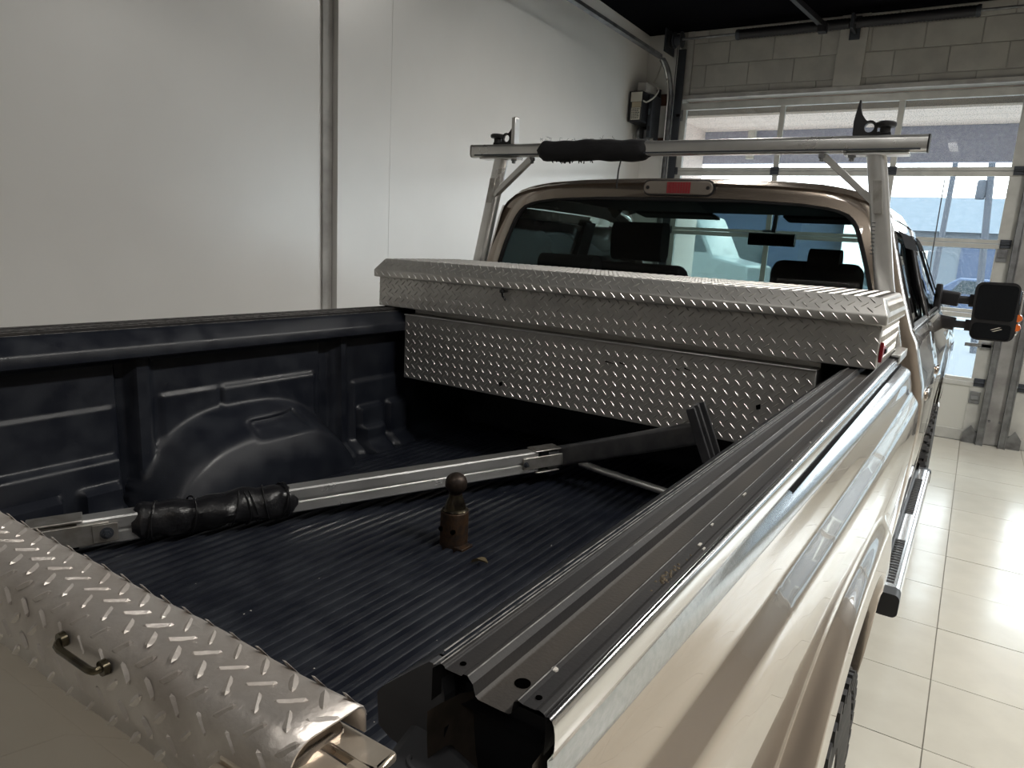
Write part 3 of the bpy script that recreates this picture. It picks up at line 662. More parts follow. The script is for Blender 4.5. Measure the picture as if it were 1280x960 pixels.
# lugs rolled over the cap: arc-length coordinate
s_tab = [0.0]
for (a, b), (c, d_) in zip(cp_, cp_[1:]): s_tab.append(s_tab[-1] + math.hypot(c - a, d_ - b))
def cap_at(s):
    for i in range(len(s_tab) - 1):
        if s <= s_tab[i + 1] or i == len(s_tab) - 2:
            t = (s - s_tab[i]) / max(1e-9, s_tab[i + 1] - s_tab[i]); (a, b), (c, d_) = cp_[i], cp_[i + 1]
            L = math.hypot(c - a, d_ - b); return (lerp(a, c, t), lerp(b, d_, t)), ((c - a) / L, (d_ - b) / L)
g = G(); PL = .0135; r2 = math.sqrt(.5)
for i in range(-58, 59):
    for j in range(0, 9):
        if (i + j) % 2: continue
        s = .0205 + (j - .2) * PL * .96
        if s > s_tab[-1] - .003: continue
        (y, z), (ty, tz) = cap_at(s); n = Vector((0, tz, -ty)); n = n if n.z > 0 or n.y < 0 else -n
        sv = -Vector((0, ty, tz)); xv = Vector((1, 0, 0)); sg = 1 if j % 2 == 0 else -1
        u = (xv * sg + sv) * r2; v = (xv * sg - sv) * r2
        flat = s < s_tab[4] + .001
        g.lozenge((i * PL, y, z), u, v, n, .0205 if flat else .016, .0064, .0013 if j else .0006)
g.obj('tread_pattern', M['treadcap'], cap, True, angle=25)
h = G().tube([(.561, .2125, 1.3825), (.562, .2085, 1.3818), (.564, .2068, 1.381), (.569, .2062, 1.3802), (.607, .2062, 1.3802), (.612, .2068, 1.381), (.614, .2085, 1.3818), (.615, .2125, 1.3825)], .0026, 10).obj('pull_handle', M['oiled'], tg, True)
for xx in (.561, .615): G().lathe([(0, .2095), (.0052, .2095), (.0056, .2135), (0, .2135)], (xx, 0, 1.3825), 14, 'y').obj('handle_foot', M['oiled'], h, True)
# bare bracket at the tailgate end with a slot
pl = G()
pl.box(.735, .8145, .257, .274, 1.368, 1.375).box(.735, .7745, .249, .257, 1.368, 1.375).box(.797, .8145, .249, .257, 1.368, 1.375).box(.735, .8145, .212, .249, 1.368, 1.375).box(.735, .8145, .204, .212, 1.20, 1.372)
pl.obj('latch_bracket', M['tanmetal'], tg, bevel=.002)
G().box(.7745, .797, .249, .257, 1.358, 1.364).obj('slot_void', M['hole'], tg)

# ------------------------------------------------------------------ cab
CY = 2.62
cab_tab = [(.50, .915), (.62, .930), (.80, .948), (.94, .958), (1.053, .963), (1.132, .967), (1.222, .964), (1.277, .957), (1.33, .942), (1.40, .924), (1.426, .916), (1.445, .905), (1.455, .898), (1.50, .882), (1.60, .846), (1.70, .815), (1.79, .788), (1.83, .772), (1.87, .742), (1.90, .700), (1.920, .640), (1.935, .55), (1.946, .40), (1.952, .22), (1.954, .0)]
def cab_x(z): return interp(cab_tab, z)
side_z = [.50, .62, .80, .94, 1.053, 1.132, 1.18, 1.222, 1.25, 1.277, 1.30, 1.33, 1.37, 1.40, 1.426, 1.445, 1.455, 1.475, 1.52, 1.60, 1.70, 1.775, 1.79, 1.83]
roof_x = [.772, .742, .700, .64, .55, .40, .22, 0.0]
def roof_z(x):
    t = sorted([(b, a) for a, b in cab_tab if a >= 1.83]); return interp(t, x)
rear_round = [(CY + .0, .030), (CY + .012, .012), (CY + .035, .002), (CY + .07, 0)]
colsY = [c for c, _ in rear_round] + [2.745, 2.80, 3.05, 3.30, 3.40, 3.47, 3.478, 3.545, 3.60, 3.75]
shr = {c: s for c, s in rear_round}
def win_rear(y0, y1, z0, z1): return 2.745 <= y0 and y1 <= 3.405 and z0 >= 1.474 and z1 <= 1.776
def win_front(y0, y1, z0, z1): return y0 >= 3.544 and z0 >= 1.474 and z1 <= 1.776
dents = lambda y: (.008 if abs(y - 3.474) < .006 else 0.0)
for sx in (-1, 1):
    g = G(); P_ = {}
    for j, y in enumerate(colsY):
        for i, z in enumerate(side_z):
            s_ = shr.get(y, 0.0); P_[i, j] = (sx * (cab_x(z) - s_ - dents(y)), y, z)
    vs, fs = [], []; idx = {}
    for k, p in P_.items(): idx[k] = len(vs); vs.append(p)
    for i in range(len(side_z) - 1):
        for j in range(len(colsY) - 1):
            if win_rear(colsY[j], colsY[j + 1], side_z[i], side_z[i + 1]) or win_front(colsY[j], colsY[j + 1], side_z[i], side_z[i + 1]): continue
            fs.append((idx[i, j], idx[i, j + 1], idx[i + 1, j + 1], idx[i + 1, j]))
    g.add(vs, fs)
    # lower front door ahead of the roof, then the front wing
    colsF = [3.75, 4.0, 4.3, 4.56, 4.566, 4.572]; zf = [z for z in side_z if z <= 1.46]
    g.grid([[(sx * (cab_x(z) - (.008 if abs(y - 4.566) < .004 else 0)), y, z) for z in zf] for y in colsF])
    side = g.obj('cab_side', M['paint'], T, True, angle=50)
    # glass
    q = lambda z: sx * (cab_x(z) - .012)
    q = lambda z, y=2.74: sx * (cab_x(z) - .010 - .014 * (y - 2.74))
    G().grid([[(q(z, y), y, z) for z in (1.47, 1.60, 1.70, 1.78)] for y in (2.74, 3.0, 3.2, 3.41)]).obj('rear_door_window', M['sideglass'], side, True)
    gg = G().grid([[(q(z, 2.9 + .6 * (y - 3.54)), y if z < 1.5 else min(y, lerp(4.50, 3.85, (z - 1.47) / .31)), z) for z in (1.47, 1.60, 1.70, 1.78)] for y in (3.54, 3.75, 4.0, 4.2, 4.50)])
    gg.obj('front_door_window', M['sideglass'], side, True)
    # dark window surrounds and rain visors
    def rim(path, r=.007): return G().tube(path, r, 8).obj('window_seal', M['blackplastic'], side, True)
    rim([(sx * (cab_x(z) - .003), y, z) for y, z in ((2.742, 1.472), (3.41, 1.472), (3.408, 1.60), (3.405, 1.74), (3.39, 1.776), (3.30, 1.78), (2.80, 1.78), (2.752, 1.765), (2.745, 1.7), (2.742, 1.472))])
    rim([(sx * (cab_x(z) - .003), y, z) for y, z in ((3.54, 1.472), (4.52, 1.472), (4.2, 1.61), (3.86, 1.775), (3.75, 1.78), (3.55, 1.775), (3.54, 1.7), (3.54, 1.472))])
    G().grid([[(sx * (cab_x(z) + o_), y, z) for z, o_ in ((1.795, .004), (1.775, .016), (1.735, .022))] for y in (2.78, 3.0, 3.2, 3.40)]).obj('rain_visor', M['visor'], side, True)
    g = G(); rows = []
    for y, z in ((3.56, 1.79), (3.72, 1.795), (3.86, 1.785), (4.03, 1.71), (4.2, 1.63), (4.36, 1.555), (4.47, 1.50)):
        rows.append([(sx * (cab_x(z) + .004), y, z + .006), (sx * (cab_x(z) + .018), y - .01, z - .016), (sx * (cab_x(z - .05) + .022), y - .035, z - .052)])
    g.grid(rows); g.obj('rain_visor', M['visor'], side, True)
    # bright belt line and door handle
    for y0, y1 in ((2.70, 3.46), (3.49, 4.54)):
        G().sweep([(sx * (cab_x(1.457) + .002), y0, 1.457), (sx * (cab_x(1.457) + .002), y1, 1.457)], rrect(.008, .018, .003), up=(0, 0, 1)).obj('belt_moulding', M['stainless'], side, True)
    for y in (2.86, 3.62):
        h_ = G().obox((sx * .962, y, 1.235), (1, 0, 0), (0, 1, 0), (0, 0, 1), .008, .085, .018).obj('door_handle', M['paint'], side, bevel=.008)
        G().obox((sx * .968, y - .01, 1.236), (1, 0, 0), (0, 1, 0), (0, 0, 1), .003, .05, .008).obj('handle_recess', M['blackplastic'], h_, bevel=.003)
    # front wing and lower body
    g = G(); rows = []
    for y in (4.576, 4.8, 5.1, 5.4, 5.7, 5.95, 6.08, 6.13):
        k = max(0, (y - 5.7) / .43); row = []
        u = abs(y - 5.30)
        zb = .50 if u > .50 else max(.5, .42 + (.50 ** 2.5 - u ** 2.5) ** .4)
        for z in [lerp(1.33, zb, t / 24) for t in range(25)]:
            xx = cab_x(min(z, 1.30)) + .012 * ss((1.28 - z) / .08) - .10 * k * k
            row.append((sx * xx, y, z))
        rows.append([(sx * (.80 - .1 * k), y, 1.375 - .05 * (y - 4.57) / 1.5), (sx * (.90 - .1 * k), y, 1.362 - .03 * (y - 4.57) / 1.5)] + row)
    rows2 = []
    g.grid(rows); g.obj('front_wing', M['paint'], T, True, angle=60)
    G().box(sx * .62, sx * .93, CY + .02, 4.75, .42, .52).obj('rocker_panel', M['blackplastic'], T, bevel=.01)

# back wall of the cab: rounded outline around the rear window opening
outer = [(cab_x(z), z) for z in (.94, 1.053, 1.132, 1.222, 1.277, 1.33, 1.40, 1.426, 1.455, 1.50, 1.60, 1.70, 1.79, 1.83, 1.87, 1.90, 1.920, 1.935, 1.946, 1.952)] + [(0, 1.954)]
outer = outer + [(-a, b) for a, b in outer[-2::-1]]
win = [(0, 1.43), (.70, 1.43), (.765, 1.445), (.785, 1.48), (.772, 1.55), (.742, 1.65), (.700, 1.765), (.680, 1.805), (.650, 1.832), (.600, 1.850), (.50, 1.862), (.3, 1.872), (0, 1.877)]
win = win[1:] + [(-a, b) for a, b in win[-2:0:-1]]
def cast(poly, a, c=(0, 1.62)):
    d = (math.cos(a), math.sin(a)); best = None; n = len(poly)
    for i in range(n):
        p, q = poly[i], poly[(i + 1) % n]; e = (q[0] - p[0], q[1] - p[1]); den = d[0] * e[1] - d[1] * e[0]
        if abs(den) < 1e-9: continue
        w = (p[0] - c[0], p[1] - c[1]); t = (w[0] * e[1] - w[1] * e[0]) / den; u = (w[0] * d[1] - w[1] * d[0]) / den
        if t > 0 and -1e-6 <= u <= 1 + 1e-6 and (best is None or t < best): best = t
    return (c[0] + d[0] * best, c[1] + d[1] * best)
angs = [2 * PI * k / 180 for k in range(181)]
def scaled(p, s): return (p[0] * (1 - s / .9), 1.62 + (p[1] - 1.62) * (1 - s / .5))
rows = []
o_pts = [cast(outer, a) for a in angs]; w_pts = [cast(win, a) for a in angs]
def shrink(p, s):
    r = math.hypot(p[0], p[1] - 1.62); k = (r - s) / r; return (p[0] * k, 1.62 + (p[1] - 1.62) * k)
def ytilt(z): return .05 * ss((z - 1.62) / .4)
for s, dy in ((0.0, .070), (.002, .035), (.012, .012), (.030, 0.0)):
    rows.append([(p[0], CY + dy + ytilt(p[1]) * .8, p[1]) for p in [shrink(q, s) for q in o_pts]])
for t in (.5, .96, 1.0):
    rows.append([(lerp(shrink(q, .03)[0], w[0], t), CY + ytilt(lerp(q[1], w[1], t)) * .8 + (.006 if t == 1.0 else 0), lerp(shrink(q, .03)[1], w[1], t)) for q, w in zip(o_pts, w_pts)])
bw = G().grid(rows).obj('cab_back', M['paint'], T, True, angle=50)
G().box(-.92, .92, CY + .005, CY + .04, .55, 1.30).obj('cab_back_lower', M['paint'], T)
wp = [cast(win, a) for a in angs[:-1]]
g = G(); g.add([(p[0], CY + .012 + ytilt(p[1]) * .8, p[1]) for p in wp] + [(0, CY + .012 + ytilt(1.62) * .8, 1.62)], [(i, (i + 1) % 180, 180) for i in range(180)])
rw = g.obj('rear_window', M['rearglass'], T)
g = G(); g.grid([[(shrink(p, s)[0], CY + dy + ytilt(p[1]) * .8, shrink(p, s)[1]) for p in w_pts] for s, dy in ((-.003, .004), (.0, -.001), (.010, .001), (.014, .010))])
g.obj('window_seal', M['blackplastic'], rw, True)
# roof skin
rows = []
for y, dz in ((CY + .02, -.024), (CY + .05, -.008), (CY + .075, -.002), (CY + .12, 0), (3.0, .006), (3.4, .006), (3.65, 0), (3.78, -.016), (3.83, -.034)):
    rows.append([(sx_ * x_, y, roof_z(x_) + dz) for sx_, x_ in [(1, x) for x in roof_x] + [(-1, x) for x in roof_x[-2::-1]]])
G().grid(rows).obj('roof', M['paint'], T, True, angle=60)
hl = G().box(-.70, .70, CY + .14, 3.72, 1.885, 1.90).obj('headliner', M['seat'], T)
# windscreen, pillars, bonnet
sh = [[(lerp(-.70, .70, t), 3.83 + .05 * math.sin(PI * t), 1.90 + .025 * math.sin(PI * t)) for t in [k / 10 for k in range(11)]], [(lerp(-.84, .84, t), 4.58 + .14 * math.sin(PI * t), 1.40 + .02 * math.sin(PI * t)) for t in [k / 10 for k in range(11)]]]
G().grid(sh).obj('windscreen', M['shieldglass'], T, True)
for sx in (-1, 1):
    G().sweep([(sx * .705, 3.66, 1.868), (sx * .725, 3.84, 1.835), (sx * .785, 4.15, 1.655), (sx * .850, 4.55, 1.425), (sx * .865, 4.70, 1.36)], rrect(.060, .045, .018), up=(sx * .7, 0, .7)).obj('windscreen_pillar', M['paint'], T, True)
    G().box(sx * .74, sx * .87, 3.42, 3.53, 1.44, 1.46).prism([(sx * .875, 1.45), (sx * .79, 1.80), (sx * .76, 1.80), (sx * .84, 1.45)], 'y', 3.42, 3.535).obj('door_pillar', M['seat'], T)
rows = []
for y, z in ((4.70, 1.40), (4.80, 1.405), (5.2, 1.39), (5.6, 1.36), (5.95, 1.31), (6.12, 1.24), (6.16, 1.10)):
    rows.append([(x_, y, z - .035 * (abs(x_) / .82) ** 3) for x_ in [-.82, -.7, -.5, -.25, 0, .25, .5, .7, .82]])
G().grid(rows).obj('bonnet', M['paint'], T, True, angle=60)
fr = G().box(-.86, .86, 6.06, 6.14, .62, 1.24).obj('front_panel', M['paint'], T, bevel=.02)
G().box(-.52, .52, 6.13, 6.17, .75, 1.12).obj('grille', M['chrome'], fr, bevel=.015)
for sx in (-1, 1): G().box(sx * .56, sx * .84, 6.13, 6.16, .82, 1.12).obj('headlamp', M['clearlens'], fr, bevel=.02)
G().box(-.95, .95, 6.14, 6.30, .45, .68).obj('front_bumper', M['chrome'], T, bevel=.03)
G().box(-.95, .95, .02, .17, .52, .72).obj('rear_bumper', M['chrome'], T, bevel=.03)
G().box(-.45, .45, .2, 6.0, .45, .62).obj('chassis', M['blacksteel'], T)
G().box(-.86, .86, CY + .05, 4.6, .50, .56).obj('cab_floor', M['seat'], T)

# high mounted brake lamp
bl = G().prism([(.035 + a, 1.912 + b) for a, b in rrect(.276, .050, .0245, 6)], 'y', CY + .0155, CY + .045).obj('brake_lamp', M['clearlens'], T, bevel=.004)
g = G()
for k in range(9): g.box(-.006 + k * .0105, .0035 + k * .0105, CY + .0135, CY + .030, 1.8915, 1.9325)
g.obj('red_lens', M['redlens'], bl)
G().prism([(.035 + a, 1.912 + b) for a, b in rrect(.288, .060, .0295, 6)], 'y', CY + .024, CY + .050).obj('lamp_gasket', M['blackplastic'], bl, bevel=.003)
for xx in (-.085, .155): G().lathe([(0, CY + .0135), (.007, CY + .0135), (.007, CY + .025)], (xx, 0, 1.912), 12, 'y').obj('lamp_screw', M['blackplastic'], bl, True)

# seats, wheel, mirror inside the cab
def seat(x, y, w, h, lean, name='front_seat'):
    s = G().prism([(y, .95), (y + .16, .95), (y + .12 - lean, h), (y + .02 - lean, h + .015), (y - .06 - lean, h - .03)], 'x', x - w / 2, x + w / 2).obj(name, M['seat'], T, bevel=.045, seg=3)
    G().prism([(y, .85), (y + .58, .88), (y + .58, 1.0), (y, .98)], 'x', x - w / 2, x + w / 2).obj('seat_cushion', M['seat'], s, bevel=.03)
    return s
def headrest(x, y, z, w, hh, par): return G().sweep([(x - w / 2, y, z), (x + w / 2, y, z)], rrect(.11, hh, .045), up=(0, 0, 1)).obj('headrest', M['seat'], par, True, angle=60)
s = seat(-.42, 3.42, .50, 1.60, .08); headrest(-.42, 3.37, 1.715, .27, .19, s)
s = seat(.44, 3.42, .38, 1.66, .08); headrest(.47, 3.37, 1.675, .13, .10, s)
s = seat(0, 2.80, 1.5, 1.44, .04, 'rear_bench')
headrest(-.50, 2.80, 1.55, .27, .17, s); headrest(.50, 2.80, 1.50, .27, .12, s)
s = seat(.02, 3.42, .30, 1.42, .05, 'centre_armrest')
db = G().prism([(4.12, 1.0), (4.12, 1.27), (4.2, 1.36), (4.65, 1.39), (4.65, 1.0)], 'x', -.82, .82).obj('dashboard', M['seat'], T, bevel=.03)
sw = G(); sw.tube([(-.42 + .19 * math.cos(a), 4.02 + .06 * math.sin(a), 1.31 + .18 * math.sin(a)) for a in [2 * PI * k / 32 for k in range(33)]], .016, 8, up=(0, .95, -.3), caps=False)
sw.bar((-.60, 4.02, 1.31), (-.24, 4.02, 1.31), .05, .03).bar((-.42, 4.02, 1.31), (-.42, 4.3, 1.22), .06, .06)
sw.obj('steering_wheel', M['blackplastic'], T, True)
rm = G().sweep([(-.03, 3.93, 1.772), (.21, 3.93, 1.772)], rrect(.04, .07, .018), up=(0, 0, 1)).bar((.09, 3.95, 1.80), (.09, 3.97, 1.90), .02, .02).obj('interior_mirror', M['blackplastic'], T, True, angle=50)
for sx in (-1, 1): G().obox((sx * .40, 3.80, 1.872), (1, 0, 0), (0, 1, -.12), (0, .12, 1), .22, .07, .007).obj('sun_visor', M['seat'], T, bevel=.005)
# door mirrors on two arms
for sx in (-1, 1):
    hd = G().sweep([(sx * 1.150, 4.30, 1.475), (sx * 1.150, 4.335, 1.475), (sx * 1.152, 4.41, 1.475), (sx * 1.154, 4.44, 1.475)], lambda t: [(a * (1 - .25 * max(0, t - .6)), b * (1 - .25 * max(0, t - .6))) for a, b in rrect(.196, .296, .038, 5)], up=(0.03 * -sx, 0, 1)).obj('door_mirror', M['blackplastic'], T, True, angle=40)
    G().prism([(sx * (1.150 + a), 1.521 + b) for a, b in rrect(.172, .178, .022)], 'y', 4.294, 4.2995).obj('mirror_glass', M['mirrorglass'], hd)
    lg = G().prism([(sx * (1.148 + a), 1.375 + b) for a, b in rrect(.168, .078, .018)], 'y', 4.294, 4.2995).obj('spotter_glass', M['mirrorglass'], hd)
    for k in (0, 1): G().prism([(sx * 1.163 + k * .008 + a, 1.391 - k * .008 + b) for a, b in ((-.020, -.008), (-.011, -.008), (.026, .008), (.017, .008))], 'y', 4.292, 4.2938).obj('white_mark', M['whitelabel'], hd)
    sl = G().prism([(sx * 1.249, 1.36), (sx * 1.262, 1.37), (sx * 1.262, 1.58), (sx * 1.249, 1.59)], 'y', 4.315, 4.40).obj('side_lamp', M['step'], hd, bevel=.005)
    for z in (1.404, 1.452): G().lathe([(0, 4.305), (.018, 4.305), (.02, 4.325), (0, 4.33)], (sx * 1.254, 0, z), 14, 'y').obj('amber_reflector', M['amber'], hd, True)
    for z, w in ((1.52, .075), (1.392, .068)):
        am = G().sweep([(sx * .885, 4.37, z + .01), (sx * .985, 4.36, z)], rrect(.05, w, .015), up=(0, 0, 1)).obj('mirror_arm', M['blackplastic'], T, bevel=.004)
        G().sweep([(sx * .98, 4.36, z), (sx * 1.06, 4.36, z)], rrect(.035, w * .55, .012), up=(0, 0, 1)).obj('arm_rod', M['blackplastic'], am)
        G().sweep([(sx * 1.03, 4.36, z), (sx * 1.06, 4.36, z)], rrect(.045, w * .85, .012), up=(0, 0, 1)).obj('arm_collar', M['blackplastic'], am)
    G().prism([(4.28, 1.36), (4.44, 1.36), (4.44, 1.52), (4.28, 1.60)], 'x', sx * .872, sx * .905).obj('mirror_base', M['blackplastic'], T, bevel=.008)
# running boards with slatted pads
for sx in (-1, 1):
    rb = G().sweep([(sx * .957, 2.80, .47), (sx * .957, 4.66, .47)], rrect(.075, .072, .022, 5), up=(0, 0, 1)).obj('running_board', M['step'], T, True, angle=50)
    for a, b in ((2.73, 2.802), (4.655, 4.70)): G().sweep([(sx * .957, a, .462), (sx * .957, b, .462)], rrect(.079, .088, .02, 4), up=(0, 0, 1)).obj('end_cap', M['blackplastic'], rb, True, angle=50)
    for a, b in ((2.84, 3.36), (3.74, 4.46)):
        n = int((b - a) / .030)
        for k in range(n): G().box(sx * .927, sx * .966, a + k * .03, a + k * .03 + .014, .5045, .5085).obj('grip_slat', M['blackplastic'], rb)
    for y in (2.95, 4.3): G().bar((sx * .6, y, .5), (sx * .93, y, .46), .05, .02).obj('step_bracket', M['blacksteel'], T)
# wheels
def wheel(x, y, sx):
    w = .245; r = .40; xo = x + sx * w / 2; xi = x - sx * w / 2
    prof = [(.20, xi), (.30, xi - sx * .004), (.36, xi + sx * .006), (.388, xi + sx * .03), (.398, x), (.388, xo - sx * .03), (.36, xo - sx * .006), (.30, xo + sx * .004), (.215, xo - sx * .008), (.205, xo - sx * .03)]
    t = G().lathe(prof, (0, y, r), 48, 'x').obj('tyre', M['rubber'], T, True)
    g = G(); n = 44
    for k in range(n):
        a = 2 * PI * k / n
        for (xa, xb, off) in ((-.112, -.066, .0), (-.058, -.008, .5), (.008, .058, .25), (.066, .112, .75)):
            a2 = a + off * 2 * PI / n; c_, s_ = math.cos(a2), math.sin(a2); rr_ = .398 if abs(xa + xb) < .1 else .389
            g.obox((x + (xa + xb) / 2, y + rr_ * c_, r + rr_ * s_), (1, 0, 0), (0, -s_, c_), (0, c_, s_), (xb - xa) / 2, .019, .007)
        c_, s_ = math.cos(a), math.sin(a)
        g.obox((xo - sx * .008, y + .368 * c_, r + .368 * s_), (1, 0, 0), (0, -s_, c_), (0, c_, s_), .010, .012 if k % 2 else .018, .022)
    g.obj('tread_blocks', M['rubber'], t)
    G().lathe([(0, xo - sx * .05), (.06, xo - sx * .03), (.07, xo - sx * .05), (.16, xo - sx * .06), (.195, xo - sx * .02), (.21, xo - sx * .012), (.212, xo - sx * .05), (.20, xi)], (0, y, r), 30, 'x').obj('wheel_rim', M['chrome'], t, True, angle=40)
for sx in (-1, 1):
    wheel(sx * .835, YC, sx); wheel(sx * .835, 5.30, sx)
G().tube([(-.7, YC, .40), (.7, YC, .40)], .06, 12).tube([(-.7, 5.3, .40), (.7, 5.3, .40)], .05, 12).obj('axle', M['blacksteel'], T, True)
an = G().tube([(.80, 5.02, 1.33), (.775, 5.3, 1.75), (.762, 5.52, 2.25)], .0035, 6).lathe([(.02, 1.32), (.012, 1.36), (0, 1.37)], (.80, 5.02, 0), 10).obj('antenna', M['blackplastic'], T)

# ------------------------------------------------------------------ gooseneck ball, debris
hb = thing('hitch_ball', 'rusty gooseneck hitch ball standing up from the ribbed bed floor', 'hitch', (.014, 1.367, .885))
cx_, cy_ = .014, 1.367
g = G(); c_ = [(.033, .014), (.024, .028), (.009, .034), (-.012, .034), (-.026, .026), (-.034, .010), (-.034, -.014), (-.025, -.028), (-.010, -.034), (.012, -.034), (.027, -.026), (.034, -.010)]
g.prism([(cx_ + a, cy_ + b) for a, b in c_], 'z', .885, .990)
bs = g.obj('square_shank', M['rust'], hb, bevel=.002)
for a in (-.018, .02): G().lathe([(0, cy_ - .0355), (.006, cy_ - .0355), (.006, cy_ - .028)], (cx_ + a, 0, .945), 12, 'y').obj('pin_hole', M['hole'], bs)
G().lathe([(.032, .990), (.034, .993), (.031, .996), (.028, .998), (.026, 1.006), (.022, 1.018), (.018, 1.026), (.0165, 1.034)], (cx_, cy_, 0), 24).obj('collar', M['oiled'], hb, True, angle=40)
G().lathe([(.0165, 1.032)] + [(.0285 * math.sin(a), 1.062 - .0285 * math.cos(a)) for a in [.62 + (PI - .62) * k / 14 for k in range(15)]], (cx_, cy_, 0), 28).obj('ball', M['ballsteel'], hb, True)
G().box(cx_ + .02, cx_ + .05, cy_ - .03, cy_ + .015, .885, .905).obj('retaining_plate', M['rust'], hb, bevel=.002)
lf = G(); rows = []
for k in range(9):
    t = k / 8; w = .009 * math.sin(PI * t) + .0006
    rows.append([(.118 + .035 * t + w * d_ * .4, 1.305 + .018 * t + w * d_, .9003 + .010 * math.sin(PI * t) * (1 if d_ else .5) + .004 * abs(d_)) for d_ in (-1, 0, 1)])
tag(lf.grid(rows).obj('dry_leaf', M['leaf'], None, True), 'small curled dry leaf on the bed floor beside the hitch ball', 'leaf')
random.seed(11); cr = G()
for k in range(70):
    xx, yy = random.uniform(-.3, .65), random.uniform(.45, 1.9); r = random.uniform(.0008, .0022)
    zz = .8992 if abs(((xx + .668) / .0315) - round((xx + .668) / .0315)) < .25 else .886
    cr.lathe([(0, zz + r), (r, zz)], (xx, yy, 0), 5)
o = cr.obj('grit_crumbs', M['chip'], None, kind='stuff'); o['label'] = 'tiny pale crumbs of grit scattered on the ribbed bed floor'; o['category'] = 'grit'

# ------------------------------------------------------------------ crossover tool box
tb = thing('tool_box', 'aluminium tread-plate crossover tool box spanning the truck bed behind the cab', 'tool box', (0, 2.24, 1.402))
TY = 2.0; PT = .0160
def lugs(g, o_, u, v, w, h, nrm, pitch=PT, L=.0245, W=.0044, H=.0021, rnd=.0):
    u = Vector(u); v = Vector(v); o_ = Vector(o_); ni, nj = int(w / pitch), int(h / pitch)
    for i in range(ni):
        for j in range(nj):
            c = o_ + u * (pitch * (i + .5) + (w - ni * pitch) / 2) + v * (pitch * (j + .5) + (h - nj * pitch) / 2)
            if (i + j) % 2: continue
            sg = 1 if j % 2 else -1
            g.lozenge(c, (u * sg + v) * r2, (u * sg - v) * r2, nrm, L, W, H)
# upper body across the rails
g = G().box(-.876, .868, TY, TY + .47, 1.405, 1.530)
ub = g.obj('upper_body', M['tread'], tb, bevel=.003)
g = G(); lugs(g, (-.876, TY, 1.408), (1, 0, 0), (0, 0, 1), 1.744, .115, (0, -1, 0)); g.obj('tread_pattern', M['tread'], ub, True, angle=25)
g = G(); lugs(g, (.868, TY + .01, 1.408), (0, 1, 0), (0, 0, 1), .45, .115, (1, 0, 0))
g.obj('tread_pattern', M['tread'], ub, True, angle=25)
# lower body between the rails, with the bent shelf lip above it
g = G().prism([(TY, 1.143), (TY + .02, 1.138), (TY + .45, 1.138), (TY + .45, 1.404), (TY + .055, 1.404), (TY + .055, 1.384), (TY, 1.383)], 'x', -.742, .728)
lbd = g.obj('lower_body', M['tread'], tb, bevel=.002)
g = G(); lugs(g, (-.742, TY, 1.148), (1, 0, 0), (0, 0, 1), 1.470, .228, (0, -1, 0))
g.obj('tread_pattern', M['tread'], lbd, True, angle=25)
G().box(-.742, .728, TY - .006, TY + .004, 1.3805, 1.3855).obj('bent_edge', M['alu'], lbd, bevel=.0015)
g = G()
for x0, z0, w in ((.36, 1.335, .02), (.335, 1.33, .012), (.10, 1.32, .03), (.15, 1.322, .02)): g.prism([(x0, z0), (x0 + w, z0 - .003), (x0 + w, z0 - .0015), (x0, z0 + .004)], 'y', TY - .0022, TY - .0005)
for x0, z0 in ((.58, 1.262), (-.30, 1.19)): g.prism([(x0, z0), (x0 + .012, z0 + .006), (x0 + .014, z0 - .008), (x0 + .003, z0 - .012)], 'y', TY - .0026, TY - .0005)
g.obj('gouges', M['hole'], lbd, kind='stuff')
# lid: chamfered rim
lidp = [(TY - .016, 1.513), (TY - .018, 1.540), (TY + .022, 1.582), (TY + .448, 1.585), (TY + .490, 1.545), (TY + .488, 1.513)]
vs = []; n = len(lidp)
for xe, xi in ((-.890, -.868), (.880, .862)):
    for k, (y, z) in enumerate(lidp):
        inset = 0 if z < 1.56 else (1 if xe < 0 else -1) * .020
        vs.append((xe + inset, y, z + .012 * (xe > 0) * 0.6))
fs = [tuple(range(n)), tuple(range(n, 2 * n))[::-1]] + [(i, (i + 1) % n, n + (i + 1) % n, n + i) for i in range(n)]
lid = G().add(vs, fs).obj('lid', M['tread'], tb, bevel=.004)
tilt = lambda x: .0072 * (x + .89) / 1.77
g = G(); sl = Vector((1, 0, .0072 / 1.77)).normalized()
lugs(g, (-.885, TY - .0165, 1.516), sl, (0, -.002 / .027, 1), 1.76, .024, (0, -1, 0))
d_ = Vector((0, .040, .042)).normalized(); nr = Vector((0, -d_.z, d_.y))
lugs(g, (-.872, TY - .0165, 1.5415), sl, d_, 1.735, .057, nr)
nr = Vector((0, -.007, 1)).normalized(); lugs(g, (-.866, TY + .026, 1.5823), sl, (0, 1, .007), 1.72, .42, nr)
lugs(g, (.8795, TY + .0, 1.523), (0, 1, 0), (0, 0, 1), .47, .024, (1, 0, 0))
d_ = Vector((-.018, 0, .042)).normalized(); lugs(g, (.879, TY + .03, 1.549), (0, 1, 0), d_, .42, .042, (d_.z, 0, -d_.x))
g.obj('tread_pattern', M['tread'], lid, True, angle=25)
sk = G().tube([(-.30, TY - .012, 1.518), (-.295, TY - .02, 1.505), (-.297, TY - .012, 1.492), (-.286, TY - .008, 1.478)], .004, 6).lathe([(0, 1.500), (.009, 1.503), (.009, 1.512), (0, 1.516)], (-.30, TY - .012, 0), 8).obj('black_key_tag', M['blackplastic'], tb, True)
lt = G().prism([(TY + .008, 1.478), (TY + .03, 1.462), (TY + .085, 1.462), (TY + .085, 1.452), (TY + .085, 1.440), (TY + .03, 1.440), (TY + .008, 1.424)], 'x', .869, .878).obj('red_latch', M['redplastic'], tb, bevel=.002)
